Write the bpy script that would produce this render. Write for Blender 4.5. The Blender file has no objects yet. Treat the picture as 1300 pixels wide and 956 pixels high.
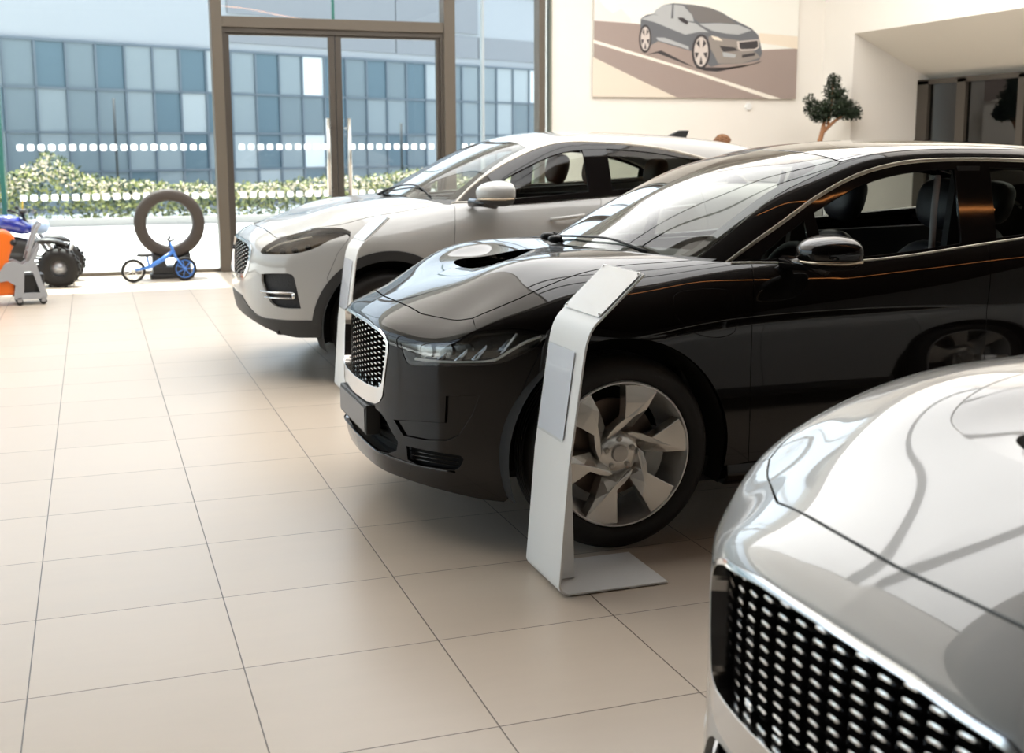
import bpy, bmesh, math, random
import numpy as np
from mathutils import Vector, Matrix
from mathutils.geometry import delaunay_2d_cdt
PI=math.pi
S=bpy.context.scene
col=S.collection
random.seed(7)

# ---------------------------------------------------------------- camera, sky, sun, exposure
CAM_F,CAM_P,CAM_R,CAM_Y,CAM_H=1517.05,.16048,-.00335,.33541,1.52602
cam_d=bpy.data.cameras.new('camera'); cam=bpy.data.objects.new('camera',cam_d); col.objects.link(cam)
S.camera=cam
_f=Vector((math.sin(CAM_Y)*math.cos(CAM_P),math.cos(CAM_Y)*math.cos(CAM_P),-math.sin(CAM_P)))
_r=Vector((math.cos(CAM_Y),-math.sin(CAM_Y),0)); _u=_r.cross(_f)
_r2=_r*math.cos(CAM_R)+_u*math.sin(CAM_R); _u2=-_r*math.sin(CAM_R)+_u*math.cos(CAM_R)
M=Matrix((( _r2.x,_u2.x,-_f.x,0),(_r2.y,_u2.y,-_f.y,0),(_r2.z,_u2.z,-_f.z,CAM_H),(0,0,0,1)))
cam.matrix_world=M
cam_d.sensor_fit='HORIZONTAL'; cam_d.sensor_width=36.0
cam_d.lens=CAM_F/1300*36.0
cam_d.shift_x=0.0
cam_d.shift_y=-(478-433)/1300.0
cam_d.clip_start=.05; cam_d.clip_end=500
cam_d.dof.use_dof=True; cam_d.dof.focus_distance=4.35; cam_d.dof.aperture_fstop=4.5

S.view_settings.view_transform='Standard'; S.view_settings.look='None'
S.view_settings.gamma=1.0; S.view_settings.use_curve_mapping=False
S.view_settings.exposure=0.27
try:
    S.cycles.use_denoising=True
    S.cycles.max_bounces=10; S.cycles.diffuse_bounces=4; S.cycles.glossy_bounces=5
    S.cycles.transmission_bounces=8; S.cycles.transparent_max_bounces=16
    S.cycles.sample_clamp_indirect=6.0
    S.cycles.caustics_reflective=False; S.cycles.caustics_refractive=False
except Exception: pass

SUN_E=math.radians(69.5)
w=bpy.data.worlds.new('world'); S.world=w; w.use_nodes=True
nt=w.node_tree; bg=nt.nodes['Background']
sky=nt.nodes.new('ShaderNodeTexSky'); sky.sky_type='NISHITA'; sky.sun_disc=False
sky.sun_elevation=SUN_E; sky.sun_rotation=0.0; sky.air_density=1.0; sky.dust_density=2.2; sky.ozone_density=1.0
hs_=nt.nodes.new('ShaderNodeHueSaturation'); hs_.inputs['Saturation'].default_value=.45; nt.links.new(sky.outputs['Color'],hs_.inputs['Color']); nt.links.new(hs_.outputs['Color'],bg.inputs['Color']); bg.inputs['Strength'].default_value=.50
sl=bpy.data.lights.new('sun','SUN'); sun=bpy.data.objects.new('sun',sl); col.objects.link(sun)
sl.energy=14.0; sl.angle=math.radians(.8); sl.color=(1,.96,.9)
sun.rotation_euler=(-(PI/2-SUN_E),0,0)   # light travels towards -y and down
def area(name,loc,rot,sx,sy,e,c=(1,1,1),portal=False):
    l=bpy.data.lights.new(name,'AREA'); l.shape='RECTANGLE'; l.size=sx; l.size_y=sy; l.energy=e; l.color=c
    o=bpy.data.objects.new(name,l); col.objects.link(o); o.location=loc; o.rotation_euler=rot
    if portal: l.cycles.is_portal=True
    return o
FY=15.32; CEIL=5.6
LA,LB=3.2,1.5   # brightness of the ceiling light fields
area('window_portal',(-1.05,FY+.35,CEIL/2),(-PI/2,0,0),13.5,CEIL,1,portal=True)
area('window_portal_left',(-8.35,9.15,CEIL/2),(0,-PI/2,0),CEIL,12.3,1,portal=True)
LEFT_Y=3.0

# ---------------------------------------------------------------- materials
MATS={}
def mat(name,color=(.8,.8,.8),rough=.5,metal=0.,coat=0.,spec=.5,emit=None,estr=0.,bump=None,noise=None,coat_r=.03):
    if name in MATS: return MATS[name]
    m=bpy.data.materials.new(name); m.use_nodes=True; MATS[name]=m
    n=m.node_tree; b=n.nodes['Principled BSDF']
    b.inputs['Base Color'].default_value=(*color,1); b.inputs['Roughness'].default_value=rough
    b.inputs['Metallic'].default_value=metal; b.inputs['Coat Weight'].default_value=coat
    b.inputs['Coat Roughness'].default_value=coat_r; b.inputs['Specular IOR Level'].default_value=spec
    if emit: b.inputs['Emission Color'].default_value=(*emit,1); b.inputs['Emission Strength'].default_value=estr
    if noise or bump:
        tc=n.nodes.new('ShaderNodeTexCoord'); nz=n.nodes.new('ShaderNodeTexNoise')
        nz.inputs['Scale'].default_value=(noise or bump)[0]; nz.inputs['Detail'].default_value=4
        n.links.new(tc.outputs['Object'],nz.inputs['Vector'])
        if noise:
            mx=n.nodes.new('ShaderNodeMix'); mx.data_type='RGBA'
            mx.inputs['A'].default_value=(*[c*(1-noise[1]) for c in color],1); mx.inputs['B'].default_value=(*[min(1,c*(1+noise[1])) for c in color],1)
            n.links.new(nz.outputs['Fac'],mx.inputs['Factor']); n.links.new(mx.outputs['Result'],b.inputs['Base Color'])
        if bump:
            bp=n.nodes.new('ShaderNodeBump'); bp.inputs['Strength'].default_value=bump[1]; bp.inputs['Distance'].default_value=.01
            n.links.new(nz.outputs['Fac'],bp.inputs['Height']); n.links.new(bp.outputs['Normal'],b.inputs['Normal'])
    return m
def glass(name,tint=(1,1,1),ior=1.5,boost=1.0,rough=0.0):
    """thin pane: Schlick reflection over a tinted see-through, the same from both sides"""
    if name in MATS: return MATS[name]
    m=bpy.data.materials.new(name); m.use_nodes=True; MATS[name]=m; n=m.node_tree; n.nodes.clear(); L=n.links.new
    o=n.nodes.new('ShaderNodeOutputMaterial'); mx=n.nodes.new('ShaderNodeMixShader'); t=n.nodes.new('ShaderNodeBsdfTransparent')
    g=n.nodes.new('ShaderNodeBsdfGlossy'); t.inputs['Color'].default_value=(*tint,1); g.inputs['Roughness'].default_value=rough
    geo=n.nodes.new('ShaderNodeNewGeometry'); d=n.nodes.new('ShaderNodeVectorMath'); d.operation='DOT_PRODUCT'
    L(geo.outputs['Normal'],d.inputs[0]); L(geo.outputs['Incoming'],d.inputs[1])
    def mt(op,a,b):
        q=n.nodes.new('ShaderNodeMath'); q.operation=op; q.use_clamp=(op=='MULTIPLY')
        for i,v in enumerate((a,b)):
            if v is None: continue
            if isinstance(v,(int,float)): q.inputs[i].default_value=v
            else: L(v,q.inputs[i])
        return q.outputs[0]
    f0=((ior-1)/(ior+1))**2
    c=mt('ABSOLUTE',d.outputs['Value'],None); k=mt('POWER',mt('SUBTRACT',1.0,c),5.0)
    fr=mt('ADD',mt('MULTIPLY',k,1-f0),f0); fac=mt('MULTIPLY',fr,boost)
    L(fac,mx.inputs['Fac']); L(t.outputs[0],mx.inputs[1]); L(g.outputs[0],mx.inputs[2]); L(mx.outputs[0],o.inputs['Surface'])
    return m

# ---------------------------------------------------------------- object helpers
def tag(o,label=None,cat=None,group=None,kind=None):
    if label: o['label']=label
    if cat: o['category']=cat
    if group: o['group']=group
    if kind: o['kind']=kind
    return o
def empty(name,loc=(0,0,0),rz=0.,label=None,cat=None,group=None):
    o=bpy.data.objects.new(name,None); col.objects.link(o); o.location=loc; o.rotation_euler=(0,0,rz); o.empty_display_size=.1
    return tag(o,label,cat,group)
def link(name,me,parent=None,ms=None):
    o=bpy.data.objects.new(name,me); col.objects.link(o)
    if parent: o.parent=parent
    for m in (ms or []):
        me.materials.append(m)
    return o
def obj(name,bm,m,parent=None,smooth=None,bevel=0.):
    me=bpy.data.meshes.new(name)
    if smooth is not None:
        for f in bm.faces: f.smooth=True
        for e in bm.edges:
            if len(e.link_faces)==2 and e.calc_face_angle(0)>smooth: e.smooth=False
    bm.to_mesh(me); bm.free()
    ms=m if isinstance(m,(list,tuple)) else [m]
    o=link(name,me,parent,ms)
    if bevel:
        b=o.modifiers.new('b','BEVEL'); b.width=bevel; b.segments=2; b.limit_method='ANGLE'; b.harden_normals=False
    return o
def BM(): return bmesh.new()
def box(bm,x0,x1,y0,y1,z0,z1,mi=0,R=None):
    vs=[bm.verts.new((x,y,z)) for x in (x0,x1) for y in (y0,y1) for z in (z0,z1)]
    if R is not None:
        for v in vs: v.co=R@v.co
    for q in ((0,1,3,2),(4,6,7,5),(0,4,5,1),(2,3,7,6),(0,2,6,4),(1,5,7,3)):
        f=bm.faces.new([vs[i] for i in q]); f.material_index=mi
    return vs
def prism(bm,pts,axis,a,b,mi=0):
    """closed 2D outline extruded along an axis ('x','y','z') from a to b"""
    def P(p,t): return {'x':(t,p[0],p[1]),'y':(p[0],t,p[1]),'z':(p[0],p[1],t)}[axis]
    A=[bm.verts.new(P(p,a)) for p in pts]; B=[bm.verts.new(P(p,b)) for p in pts]
    n=len(pts); fs=[bm.faces.new(A),bm.faces.new(B[::-1])]
    for i in range(n): fs.append(bm.faces.new((A[i],B[i],B[(i+1)%n],A[(i+1)%n])))
    for f in fs: f.material_index=mi
    bmesh.ops.recalc_face_normals(bm,faces=fs)
    return A+B
def lathe(bm,prof,n=48,axis='y',c=(0,0,0),a0=0,a1=2*PI,mi=0,closed=False):
    """prof: (radius, along) points turned about an axis through c"""
    full=abs(a1-a0-2*PI)<1e-6; rings=[]
    cnt=n if full else n+1
    for k in range(cnt):
        t=a0+(a1-a0)*k/n; ct,st=math.cos(t),math.sin(t); ring=[]
        for r,h in prof:
            p={'y':(r*ct,h,r*st),'x':(h,r*ct,r*st),'z':(r*ct,r*st,h)}[axis]
            ring.append(bm.verts.new((p[0]+c[0],p[1]+c[1],p[2]+c[2])))
        rings.append(ring)
    fs=[]
    m=len(prof)
    for k in range(n if full else n):
        A=rings[k]; B=rings[(k+1)%cnt]
        for j in range(m if closed else m-1):
            fs.append(bm.faces.new((A[j],A[(j+1)%m],B[(j+1)%m],B[j])))
    for f in fs: f.material_index=mi; f.smooth=True
    bmesh.ops.recalc_face_normals(bm,faces=fs)
    return fs
def tube(bm,pts,r,n=8,mi=0,closed=False,caps=True):
    pts=[Vector(p) for p in pts]; rs=r if isinstance(r,(list,tuple)) else [r]*len(pts)
    rings=[]; N=len(pts); up=None
    for i,p in enumerate(pts):
        if closed: t=(pts[(i+1)%N]-pts[i-1])
        else: t=pts[min(i+1,N-1)]-pts[max(i-1,0)]
        t.normalize()
        if up is None:
            up=Vector((0,0,1)) if abs(t.z)<.9 else Vector((1,0,0))
        a=t.cross(up); a.normalize(); b=a.cross(t); up=b
        rings.append([bm.verts.new(p+(a*math.cos(k*2*PI/n)+b*math.sin(k*2*PI/n))*rs[i]) for k in range(n)])
    fs=[]
    for i in range(N if closed else N-1):
        A=rings[i];B=rings[(i+1)%N]
        for k in range(n): fs.append(bm.faces.new((A[k],A[(k+1)%n],B[(k+1)%n],B[k])))
    if caps and not closed: fs.append(bm.faces.new(rings[0][::-1])); fs.append(bm.faces.new(rings[-1]))
    for f in fs: f.material_index=mi; f.smooth=True
    return fs
def cr(pts,n=8,closed=False):
    """Catmull-Rom through points"""
    P=[np.array(p,float) for p in pts]; N=len(P); out=[]
    for i in range(N if closed else N-1):
        p0=P[i-1] if (closed or i>0) else 2*P[0]-P[1]; p1=P[i]; p2=P[(i+1)%N]; p3=P[(i+2)%N] if (closed or i<N-2) else 2*P[-1]-P[-2]
        for k in range(n):
            t=k/n; out.append(.5*((2*p1)+(-p0+p2)*t+(2*p0-5*p1+4*p2-p3)*t*t+(-p0+3*p1-3*p2+p3)*t**3))
    if not closed: out.append(P[-1])
    return out
def squad(bm,c,r,e=2.6,nu=24,nv=14,fn=None,mi=0):
    """super-ellipsoid (rounded block)"""
    def sp(v,p): return math.copysign(abs(v)**p,v)
    rows=[]
    q=2/e
    for j in range(nv+1):
        ph=-PI/2+PI*j/nv; row=[]
        for i in range(nu):
            th=2*PI*i/nu
            p=[sp(math.cos(ph),q)*sp(math.cos(th),q),sp(math.cos(ph),q)*sp(math.sin(th),q),sp(math.sin(ph),q)]
            if fn: p=fn(p)
            row.append((c[0]+p[0]*r[0],c[1]+p[1]*r[1],c[2]+p[2]*r[2]))
        rows.append(row)
    bot=bm.verts.new(rows[0][0]); top=bm.verts.new(rows[-1][0])
    V=[[bm.verts.new(p) for p in row] for row in rows[1:-1]]
    fs=[]
    for i in range(nu):
        k=(i+1)%nu
        fs.append(bm.faces.new((bot,V[0][k],V[0][i]))); fs.append(bm.faces.new((top,V[-1][i],V[-1][k])))
        for j in range(len(V)-1): fs.append(bm.faces.new((V[j][i],V[j][k],V[j+1][k],V[j+1][i])))
    for f in fs: f.smooth=True; f.material_index=mi
    return fs

# ---------------------------------------------------------------- the room
m_wall=mat('wall_paint',(.87,.845,.80),.75,noise=(3,.015)); m_wall2=mat('back_room_dimmed',(.05,.042,.036),.8)  # second colour paints in a dim back room, so the black car reflects dark
m_ceil=mat('ceiling_paint',(.78,.76,.72),.8)
m_frame=mat('bronze_frame',(.115,.096,.075),.45)
m_frame2=mat('bronze_frame_dark',(.060,.050,.040),.5)
m_steel=mat('brushed_steel',(.72,.70,.66),.28,metal=1)
m_dark=mat('dark_plastic',(.02,.02,.02),.45)
m_pane=glass('window_glass',(.93,.97,.97),1.45,1.0)
m_green=mat('glass_edge',(.06,.20,.17),.15)
def floor_mat():
    m=bpy.data.materials.new('floor_tiles'); m.use_nodes=True; n=m.node_tree; b=n.nodes['Principled BSDF']; L=n.links.new
    g=n.nodes.new('ShaderNodeNewGeometry'); sx=n.nodes.new('ShaderNodeSeparateXYZ'); L(g.outputs['Position'],sx.inputs[0])
    def math_(op,a,b_=None,c=None):
        q=n.nodes.new('ShaderNodeMath'); q.operation=op
        for i,v in enumerate((a,b_,c)):
            if v is None: continue
            if isinstance(v,(int,float)): q.inputs[i].default_value=v
            else: L(v,q.inputs[i])
        return q.outputs[0]
    def cell(s,off):
        t=math_('DIVIDE',math_('SUBTRACT',s,off),.6)
        fr=math_('FRACT',t); fl=math_('FLOOR',t)
        d=math_('MULTIPLY',math_('MINIMUM',fr,math_('SUBTRACT',1.0,fr)),.6)
        return d,fl
    dx,ix=cell(sx.outputs[0],-.2516); dy,iy=cell(sx.outputs[1],3.4314)
    d=math_('MINIMUM',dx,dy)
    mr=n.nodes.new('ShaderNodeMapRange'); L(d,mr.inputs['Value']); mr.inputs['From Min'].default_value=.0012; mr.inputs['From Max'].default_value=.0026
    cb=n.nodes.new('ShaderNodeCombineXYZ'); L(ix,cb.inputs[0]); L(iy,cb.inputs[1])
    wn=n.nodes.new('ShaderNodeTexWhiteNoise'); wn.noise_dimensions='2D'; L(cb.outputs[0],wn.inputs['Vector'])
    nz=n.nodes.new('ShaderNodeTexNoise'); nz.inputs['Scale'].default_value=1.0; nz.inputs['Detail'].default_value=5; nz.inputs['Roughness'].default_value=.65
    mp=n.nodes.new('ShaderNodeMapping'); mp.inputs['Scale'].default_value=(2.0,9,1); L(g.outputs['Position'],mp.inputs[0]); 
    ad=n.nodes.new('ShaderNodeVectorMath'); ad.operation='ADD'; L(mp.outputs[0],ad.inputs[0]); L(wn.outputs['Color'],ad.inputs[1]); L(ad.outputs[0],nz.inputs['Vector'])
    v=math_('ADD',math_('MULTIPLY',wn.outputs['Value'],.05),math_('MULTIPLY',nz.outputs['Fac'],.10))
    vv=math_('ADD',v,.925)
    hs=n.nodes.new('ShaderNodeHueSaturation'); hs.inputs['Color'].default_value=(.57,.487,.40,1); L(vv,hs.inputs['Value'])
    mx=n.nodes.new('ShaderNodeMix'); mx.data_type='RGBA'; mx.inputs['A'].default_value=(.085,.06,.042,1); L(hs.outputs[0],mx.inputs['B']); L(mr.outputs[0],mx.inputs['Factor'])
    L(mx.outputs['Result'],b.inputs['Base Color'])
    rr=math_('ADD',math_('MULTIPLY',nz.outputs['Fac'],.08),.27); L(rr,b.inputs['Roughness']); b.inputs['Specular IOR Level'].default_value=.42
    bp=n.nodes.new('ShaderNodeBump'); bp.inputs['Distance'].default_value=.0012; bp.inputs['Strength'].default_value=.6; L(mr.outputs[0],bp.inputs['Height']); L(bp.outputs[0],b.inputs['Normal'])
    return m
bm=BM(); box(bm,-8.2,13,-8.2,FY+.02,-.2,0); tag(obj('floor',bm,floor_mat()),kind='structure')
bm=BM(); box(bm,-8.2,13,4.6,FY+.3,CEIL,CEIL+.2); tag(obj('ceiling',bm,m_ceil),kind='structure')
bm=BM(); box(bm,-8.2,13,-8.2,4.6,CEIL,CEIL+.2); tag(obj('ceiling_rear',bm,m_wall2),kind='structure')  # rear ceiling split off and darkened to keep reflections and floor there dim
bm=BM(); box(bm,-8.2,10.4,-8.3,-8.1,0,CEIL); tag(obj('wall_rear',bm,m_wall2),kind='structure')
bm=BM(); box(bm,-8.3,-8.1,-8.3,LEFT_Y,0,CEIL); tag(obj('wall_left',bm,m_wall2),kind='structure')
w6=tag(empty('window_6'),kind='structure')
bm=BM(); box(bm,-8.21,-8.2,LEFT_Y,FY,.05,CEIL); obj('pane',bm,m_pane,w6)
bm=BM()
for y in (LEFT_Y+.06,5.4,7.9,10.4,12.9): box(bm,-8.28,-8.12,y-.06,y+.06,0,CEIL)
box(bm,-8.28,-8.12,LEFT_Y,FY,2.95,3.08); box(bm,-8.28,-8.12,LEFT_Y,FY,0,.06); obj('window_frame',bm,m_frame,w6)
bm=BM(); box(bm,5.9,10.40,FY,FY+.25,0,CEIL); tag(obj('wall_far',bm,m_wall),kind='structure')
# right wall with a deep splayed window recess (far jamb at y 14.58)
XW=10.15; YJ=14.58; YN=7.0; XG=11.24; ZO=3.08; ZI=2.44
bm=BM()
box(bm,XW,XW+.2,YJ,FY+.25,0,CEIL); box(bm,XW,XW+.2,YN,YJ,ZO,CEIL); box(bm,XW,XW+.2,-8.3,YN,0,CEIL)
tag(obj('wall_right',bm,m_wall),kind='structure')
bm=BM(); prism(bm,[(XW+.2,0),(XG+.3,0),(XG+.3,ZO+.2),(XW+.2,ZO+.2)],'y',YJ,YJ+.12)
tag(obj('wall_recess',bm,m_wall),kind='structure')
bm=BM(); prism(bm,[(XW+.001,ZO),(XG+.3,ZI+.0),(XG+.3,ZO+.2),(XW+.201,ZO+.2)],'y',YN,YJ)
tag(obj('ceiling_recess',bm,mat('soffit_paint',(.80,.77,.70),.8)),kind='structure')
bm=BM(); prism(bm,[(XW+.2,0),(XG+.3,0),(XG+.3,ZO+.2),(XW+.2,ZO+.2)],'y',YN-.12,YN)
tag(obj('wall_recess_near',bm,m_wall),kind='structure')
# window in the recess
wn_=empty('window_5'); tag(wn_,kind='structure')
def part(name,bm,m,p,**k): return obj(name,bm,m,p,**k)
bm=BM()
for y0,y1 in ((YJ-.24,YJ),(YJ-1.02,YJ-.84),(YJ-2.12,YJ-2.0),(YJ-4.0,YJ-3.9),(YJ-5.8,YJ-5.7),(YN,YN+.15)): box(bm,XG,XG+.09,y0,y1,0,ZI)
box(bm,XG,XG+.09,YN,YJ,ZI-.05,ZI+.02); box(bm,XG,XG+.09,YN,YJ,0,.12)
part('window_frame',bm,m_frame2,wn_)
bm=BM(); box(bm,XG+.045,XG+.052,YN,YJ,.1,ZI); part('pane',bm,glass('recess_glass',(.25,.27,.27),1.6,1.7),wn_)
bm=BM(); box(bm,XG+.5,XG+.6,YN-1,YJ+1,0,3.4); tag(obj('wall_beyond',bm,mat('beyond_wall',(.20,.23,.26),.7)),kind='structure')

def frost():
    if 'frosted_dot' in MATS: return MATS['frosted_dot']
    m=bpy.data.materials.new('frosted_dot'); m.use_nodes=True; MATS['frosted_dot']=m; n=m.node_tree; n.nodes.clear()
    o=n.nodes.new('ShaderNodeOutputMaterial'); a=n.nodes.new('ShaderNodeBsdfTranslucent'); b=n.nodes.new('ShaderNodeBsdfDiffuse'); x=n.nodes.new('ShaderNodeMixShader')
    a.inputs['Color'].default_value=(.95,.96,.96,1); b.inputs['Color'].default_value=(.9,.9,.9,1); x.inputs['Fac'].default_value=.35
    n.links.new(a.outputs[0],x.inputs[1]); n.links.new(b.outputs[0],x.inputs[2]); n.links.new(x.outputs[0],o.inputs['Surface']); return m
# facade: posts, transoms, panes with two rows of square dots
zt=2.99
def win(name): return tag(empty(name),kind='structure')
def frame_box(p,lst,name='window_frame',m=None):
    bm=BM()
    for b in lst: box(bm,*b)
    return part(name,bm,m or m_frame,p)
def dots(p,x0,x1,y,name='glass_dots'):
    bm=BM(); k=math.ceil((x0-.02)/.1165)
    while True:
        x=k*.1165
        if x+.085>x1: break
        if x>x0:
            for zc in (1.545,.955):
                h=.039; r=.018
                pts=[]
                for cx,cz,a in ((h-r,h-r,0),(-h+r,h-r,90),(-h+r,-h+r,180),(h-r,-h+r,270)):
                    for t in (0,45,90): pts.append((x+.045+cx+r*math.cos(math.radians(a+t)),zc+cz+r*math.sin(math.radians(a+t))))
                bm.faces.new([bm.verts.new((q[0],y,q[1])) for q in pts])
        k+=1
    return part(name,bm,frost(),p)
# big left glazing
w1=win('window_1')
frame_box(w1,[(-8.1,-.95,FY,FY+.14,0,.05),(-.93,1.47,FY,FY+.14,0,.04)])
bm=BM(); box(bm,-.93,1.47,FY+.06,FY+.075,.04,CEIL); part('pane',bm,m_pane,w1)
dots(w1,-.93,1.45,FY+.055)
w0=win('window_2')
bm=BM(); box(bm,-8.1,-.97,FY+.06,FY+.075,.04,CEIL); part('pane',bm,m_pane,w0)
bm=BM(); box(bm,-.99,-.94,FY-.28,FY+.06,.02,CEIL); part('glass_fin',bm,m_green,w0)
dots(w0,-8,-1,FY+.055)
# posts
bm=BM(); box(bm,1.47,1.60,FY-.08,FY+.16,0,CEIL); tag(obj('trim_1',bm,m_frame,bevel=.006),kind='structure')
bm=BM(); box(bm,4.40,4.55,FY-.08,FY+.16,0,CEIL); tag(obj('trim_2',bm,m_frame,bevel=.006),kind='structure')
bm=BM(); box(bm,5.72,5.81,FY-.05,FY+.16,0,CEIL); tag(obj('trim_3',bm,m_frame,bevel=.006),kind='structure')
bm=BM(); box(bm,1.60,4.40,FY-.06,FY+.16,zt+.0,zt+.13); tag(obj('trim_4',bm,m_frame,bevel=.006),kind='structure')
bm=BM(); box(bm,5.885,5.91,FY-.03,FY+.1,0,CEIL); tag(obj('trim_5',bm,mat('edge_profile',(.24,.25,.20),.5)),kind='structure')
w3=win('window_3')
bm=BM(); box(bm,1.60,2.975,FY+.06,FY+.075,zt+.13,CEIL); box(bm,3.0,4.40,FY+.06,FY+.075,zt+.13,CEIL); part('pane',bm,m_pane,w3)
frame_box(w3,[(2.972,3.004,FY+.04,FY+.1,zt+.13,CEIL)],'glass_joint',m_green)
w4=win('window_4')
bm=BM(); box(bm,4.55,4.94,FY+.06,FY+.075,.05,CEIL); box(bm,4.97,5.72,FY+.06,FY+.075,.05,CEIL); box(bm,5.81,5.89,FY+.06,FY+.075,.05,CEIL); part('pane',bm,m_pane,w4)
frame_box(w4,[(4.94,4.97,FY+.0,FY+.10,0,CEIL)],'glass_joint',mat('pale_joint',(.45,.52,.56),.3))
dots(w4,4.57,5.7,FY+.055)
# double glass door
def leaf(name,x0,x1,hx):
    d=win(name); F0,F1=FY+.0,FY+.07
    lx=x0+.075; rx=x1-.075
    frame_box(d,[(x0,lx,F0,F1,.03,zt-.02),(rx,x1,F0,F1,.03,zt-.02),(lx,rx,F0,F1,2.90,zt-.02),(lx,rx,F0,F1,.03,.16)],'door_frame',m_frame2)
    bm=BM(); box(bm,lx,rx,F0+.03,F0+.04,.16,2.90); part('pane',bm,m_pane,d)
    dots(d,lx+.0,rx+.02,F0+.025)
    bm=BM(); tube(bm,[(hx,F0-.09,.93),(hx,F0-.09,1.90)],.026,12)
    for z in (1.0,1.78): tube(bm,[(hx,F0-.09,z),(hx+(.06 if hx<3 else -.04),F0+.0,z)],.012,8)
    part('handle',bm,m_steel,d)
leaf('door_1',1.61,2.985,2.86); leaf('door_2',2.995,4.39,3.13)
frame_box(win('trim_6'),[(1.60,1.64,FY-.04,FY+.12,0,zt),(4.36,4.40,FY-.04,FY+.12,0,zt),(1.6,4.4,FY-.03,FY+.12,zt-.06,zt)],'door_surround',m_frame2)
# luminous ceiling fields with dark cross bars, and track rails
m_rail=mat('track_rail',(.03,.03,.03),.5)
def light_field(x0,x1,y0,y1,bars,estr,c,label):
    o=empty('ceiling_light_field',(0,0,0)); tag(o,label,'ceiling light')
    nm='light_sheet_%.1f'%estr
    bm=BM(); box(bm,x0,x1,y0,y1,CEIL-.06,CEIL-.03); part('diffuser',bm,mat(nm,(.8,.8,.8),.5,emit=c,estr=estr),o)
    bm=BM()
    for b in ((x0-.03,x0,y0-.03,y1+.03),(x1,x1+.03,y0-.03,y1+.03),(x0,x1,y0-.03,y0),(x0,x1,y1,y1+.03)): box(bm,b[0],b[1],b[2],b[3],CEIL-.10,CEIL)
    part('frame',bm,m_ceil,o)
    for y in bars:
        bm=BM(); box(bm,x0,x1,y-.05,y+.05,CEIL-.14,CEIL-.06); part('cross_bar',bm,m_rail,o)
light_field(1.5,5.6,4.9,13.4,(6.2,7.6),LA,(1,1,1),'large bright ceiling light field over the car row')
light_field(-3.6,1.44,4.9,13.4,(),LB,(1,.925,.84),'softer warm ceiling light field left of the car row')
light_field(5.66,9.6,4.9,13.4,(),2.6,(1,.94,.87),'softer warm ceiling light field near the right wall')

# warm light strip hung over the front of the car row
hl=empty('light_strip_lamp',(0,0,0)); tag(hl,'thin warm light strip hung under the ceiling beside the black car','lamp')
pts=[(2.5,4.35,4.5),(2.75,4.2,4.5),(3.2,3.95,4.5),(3.6,3.55,4.5),(4.3,2.7,4.5),(4.9,2.1,4.5),(5.6,1.4,4.5),(6.1,1.0,4.5),(7.7,1.0,4.5)]
bm=BM(); tube(bm,cr(pts,4),.011,6); part('glowing_tube',bm,mat('warm_strip',(1,.5,.2),.5,emit=(1,.36,.10),estr=11),hl)
for p in pts[1::2]:
    bm=BM(); tube(bm,[p,(p[0],p[1],CEIL)],.004,5); part('hanger_wire',bm,m_rail,hl)


# ---------------------------------------------------------------- outside
m_pave=mat('pale_paving',(.58,.57,.55),.8,noise=(.6,.04))
bm=BM(); box(bm,-40,60,FY+.02,120,-.25,-.02); box(bm,-40,-8.3,-20,FY+.02,-.25,-.02); tag(obj('ground_outside',bm,m_pave),kind='structure')
bm=BM(); box(bm,1.4,9,FY+.3,17.75,5.9,6.05); tag(obj('sun_block_slab',bm,mat('sun_block_grey',(.6,.6,.6),.7)),kind='structure')  # added unseen slab, keeps sun off the floor behind the doors
bm=BM(); box(bm,-14,22,25.7,25.85,-.02,.14); tag(obj('kerb',bm,mat('kerb_stone',(.40,.39,.37),.8)),kind='structure')
bm=BM(); box(bm,-40,60,28.5,60,-.02,.0); tag(obj('road',bm,mat('asphalt',(.20,.22,.25),.8)),kind='structure')
def leaves(name,fn,n,size,ms,label=None,cat=None,kind=None,parent=None,wts=None):
    vs=[];fs=[];mi=[]
    rng=random.Random(len(name)*7+n)
    for i in range(n):
        p=Vector(fn(rng)); a=Vector((rng.gauss(0,1),rng.gauss(0,1),rng.gauss(0,1))).normalized(); b=a.orthogonal().normalized()
        s=size*rng.uniform(.6,1.3); k=len(vs); c=a.cross(b)*.15*s
        vs+=[p,p+a*s*.5+b*s*.28+c,p+a*s,p+a*s*.5-b*s*.28+c]; fs.append((k,k+1,k+2,k+3)); mi.append(rng.choices(range(len(ms)),wts)[0] if wts else rng.randrange(len(ms)))
    me=bpy.data.meshes.new(name); me.from_pydata([tuple(v) for v in vs],[],fs)
    for m in ms: me.materials.append(m)
    me.polygons.foreach_set('material_index',mi); me.update()
    o=bpy.data.objects.new(name,me); col.objects.link(o)
    if parent: o.parent=parent
    return tag(o,label,cat,None,kind)
g1=mat('leaf_green',(.11,.15,.06),.6); g2=mat('leaf_light',(.34,.36,.12),.6); g3=mat('leaf_dark',(.035,.055,.03),.6); g4=mat('leaf_blossom',(.62,.54,.40),.6)
hrng=random.Random(3); bumps=[(hrng.uniform(-6,16),hrng.uniform(.12,.34),hrng.uniform(.5,1.3)) for _ in range(26)]
def hh(x): return .66+sum(a*math.exp(-((x-c)/s_)**2) for c,a,s_ in bumps)*.5+.28*math.exp(-((x+.75)/.42)**2)
def hedge_fn(rng):
    x=rng.uniform(-5,15); t=rng.random()**.7; h=hh(x)
    return (x,26.6+rng.gauss(0,.28)*(1.1-t*.5),h*t)
hedge_=leaves('hedge',hedge_fn,17000,.105,[g1,g2,g3],'leafy light green hedge with pale blossom outside the glass front','hedge',kind='stuff',wts=[4,4,3])
def bl_fn(rng):
    x=rng.uniform(-5,15); h=hh(x); t=rng.uniform(.62,1.0)
    return (x,26.2+rng.gauss(0,.2),h*t)
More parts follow.
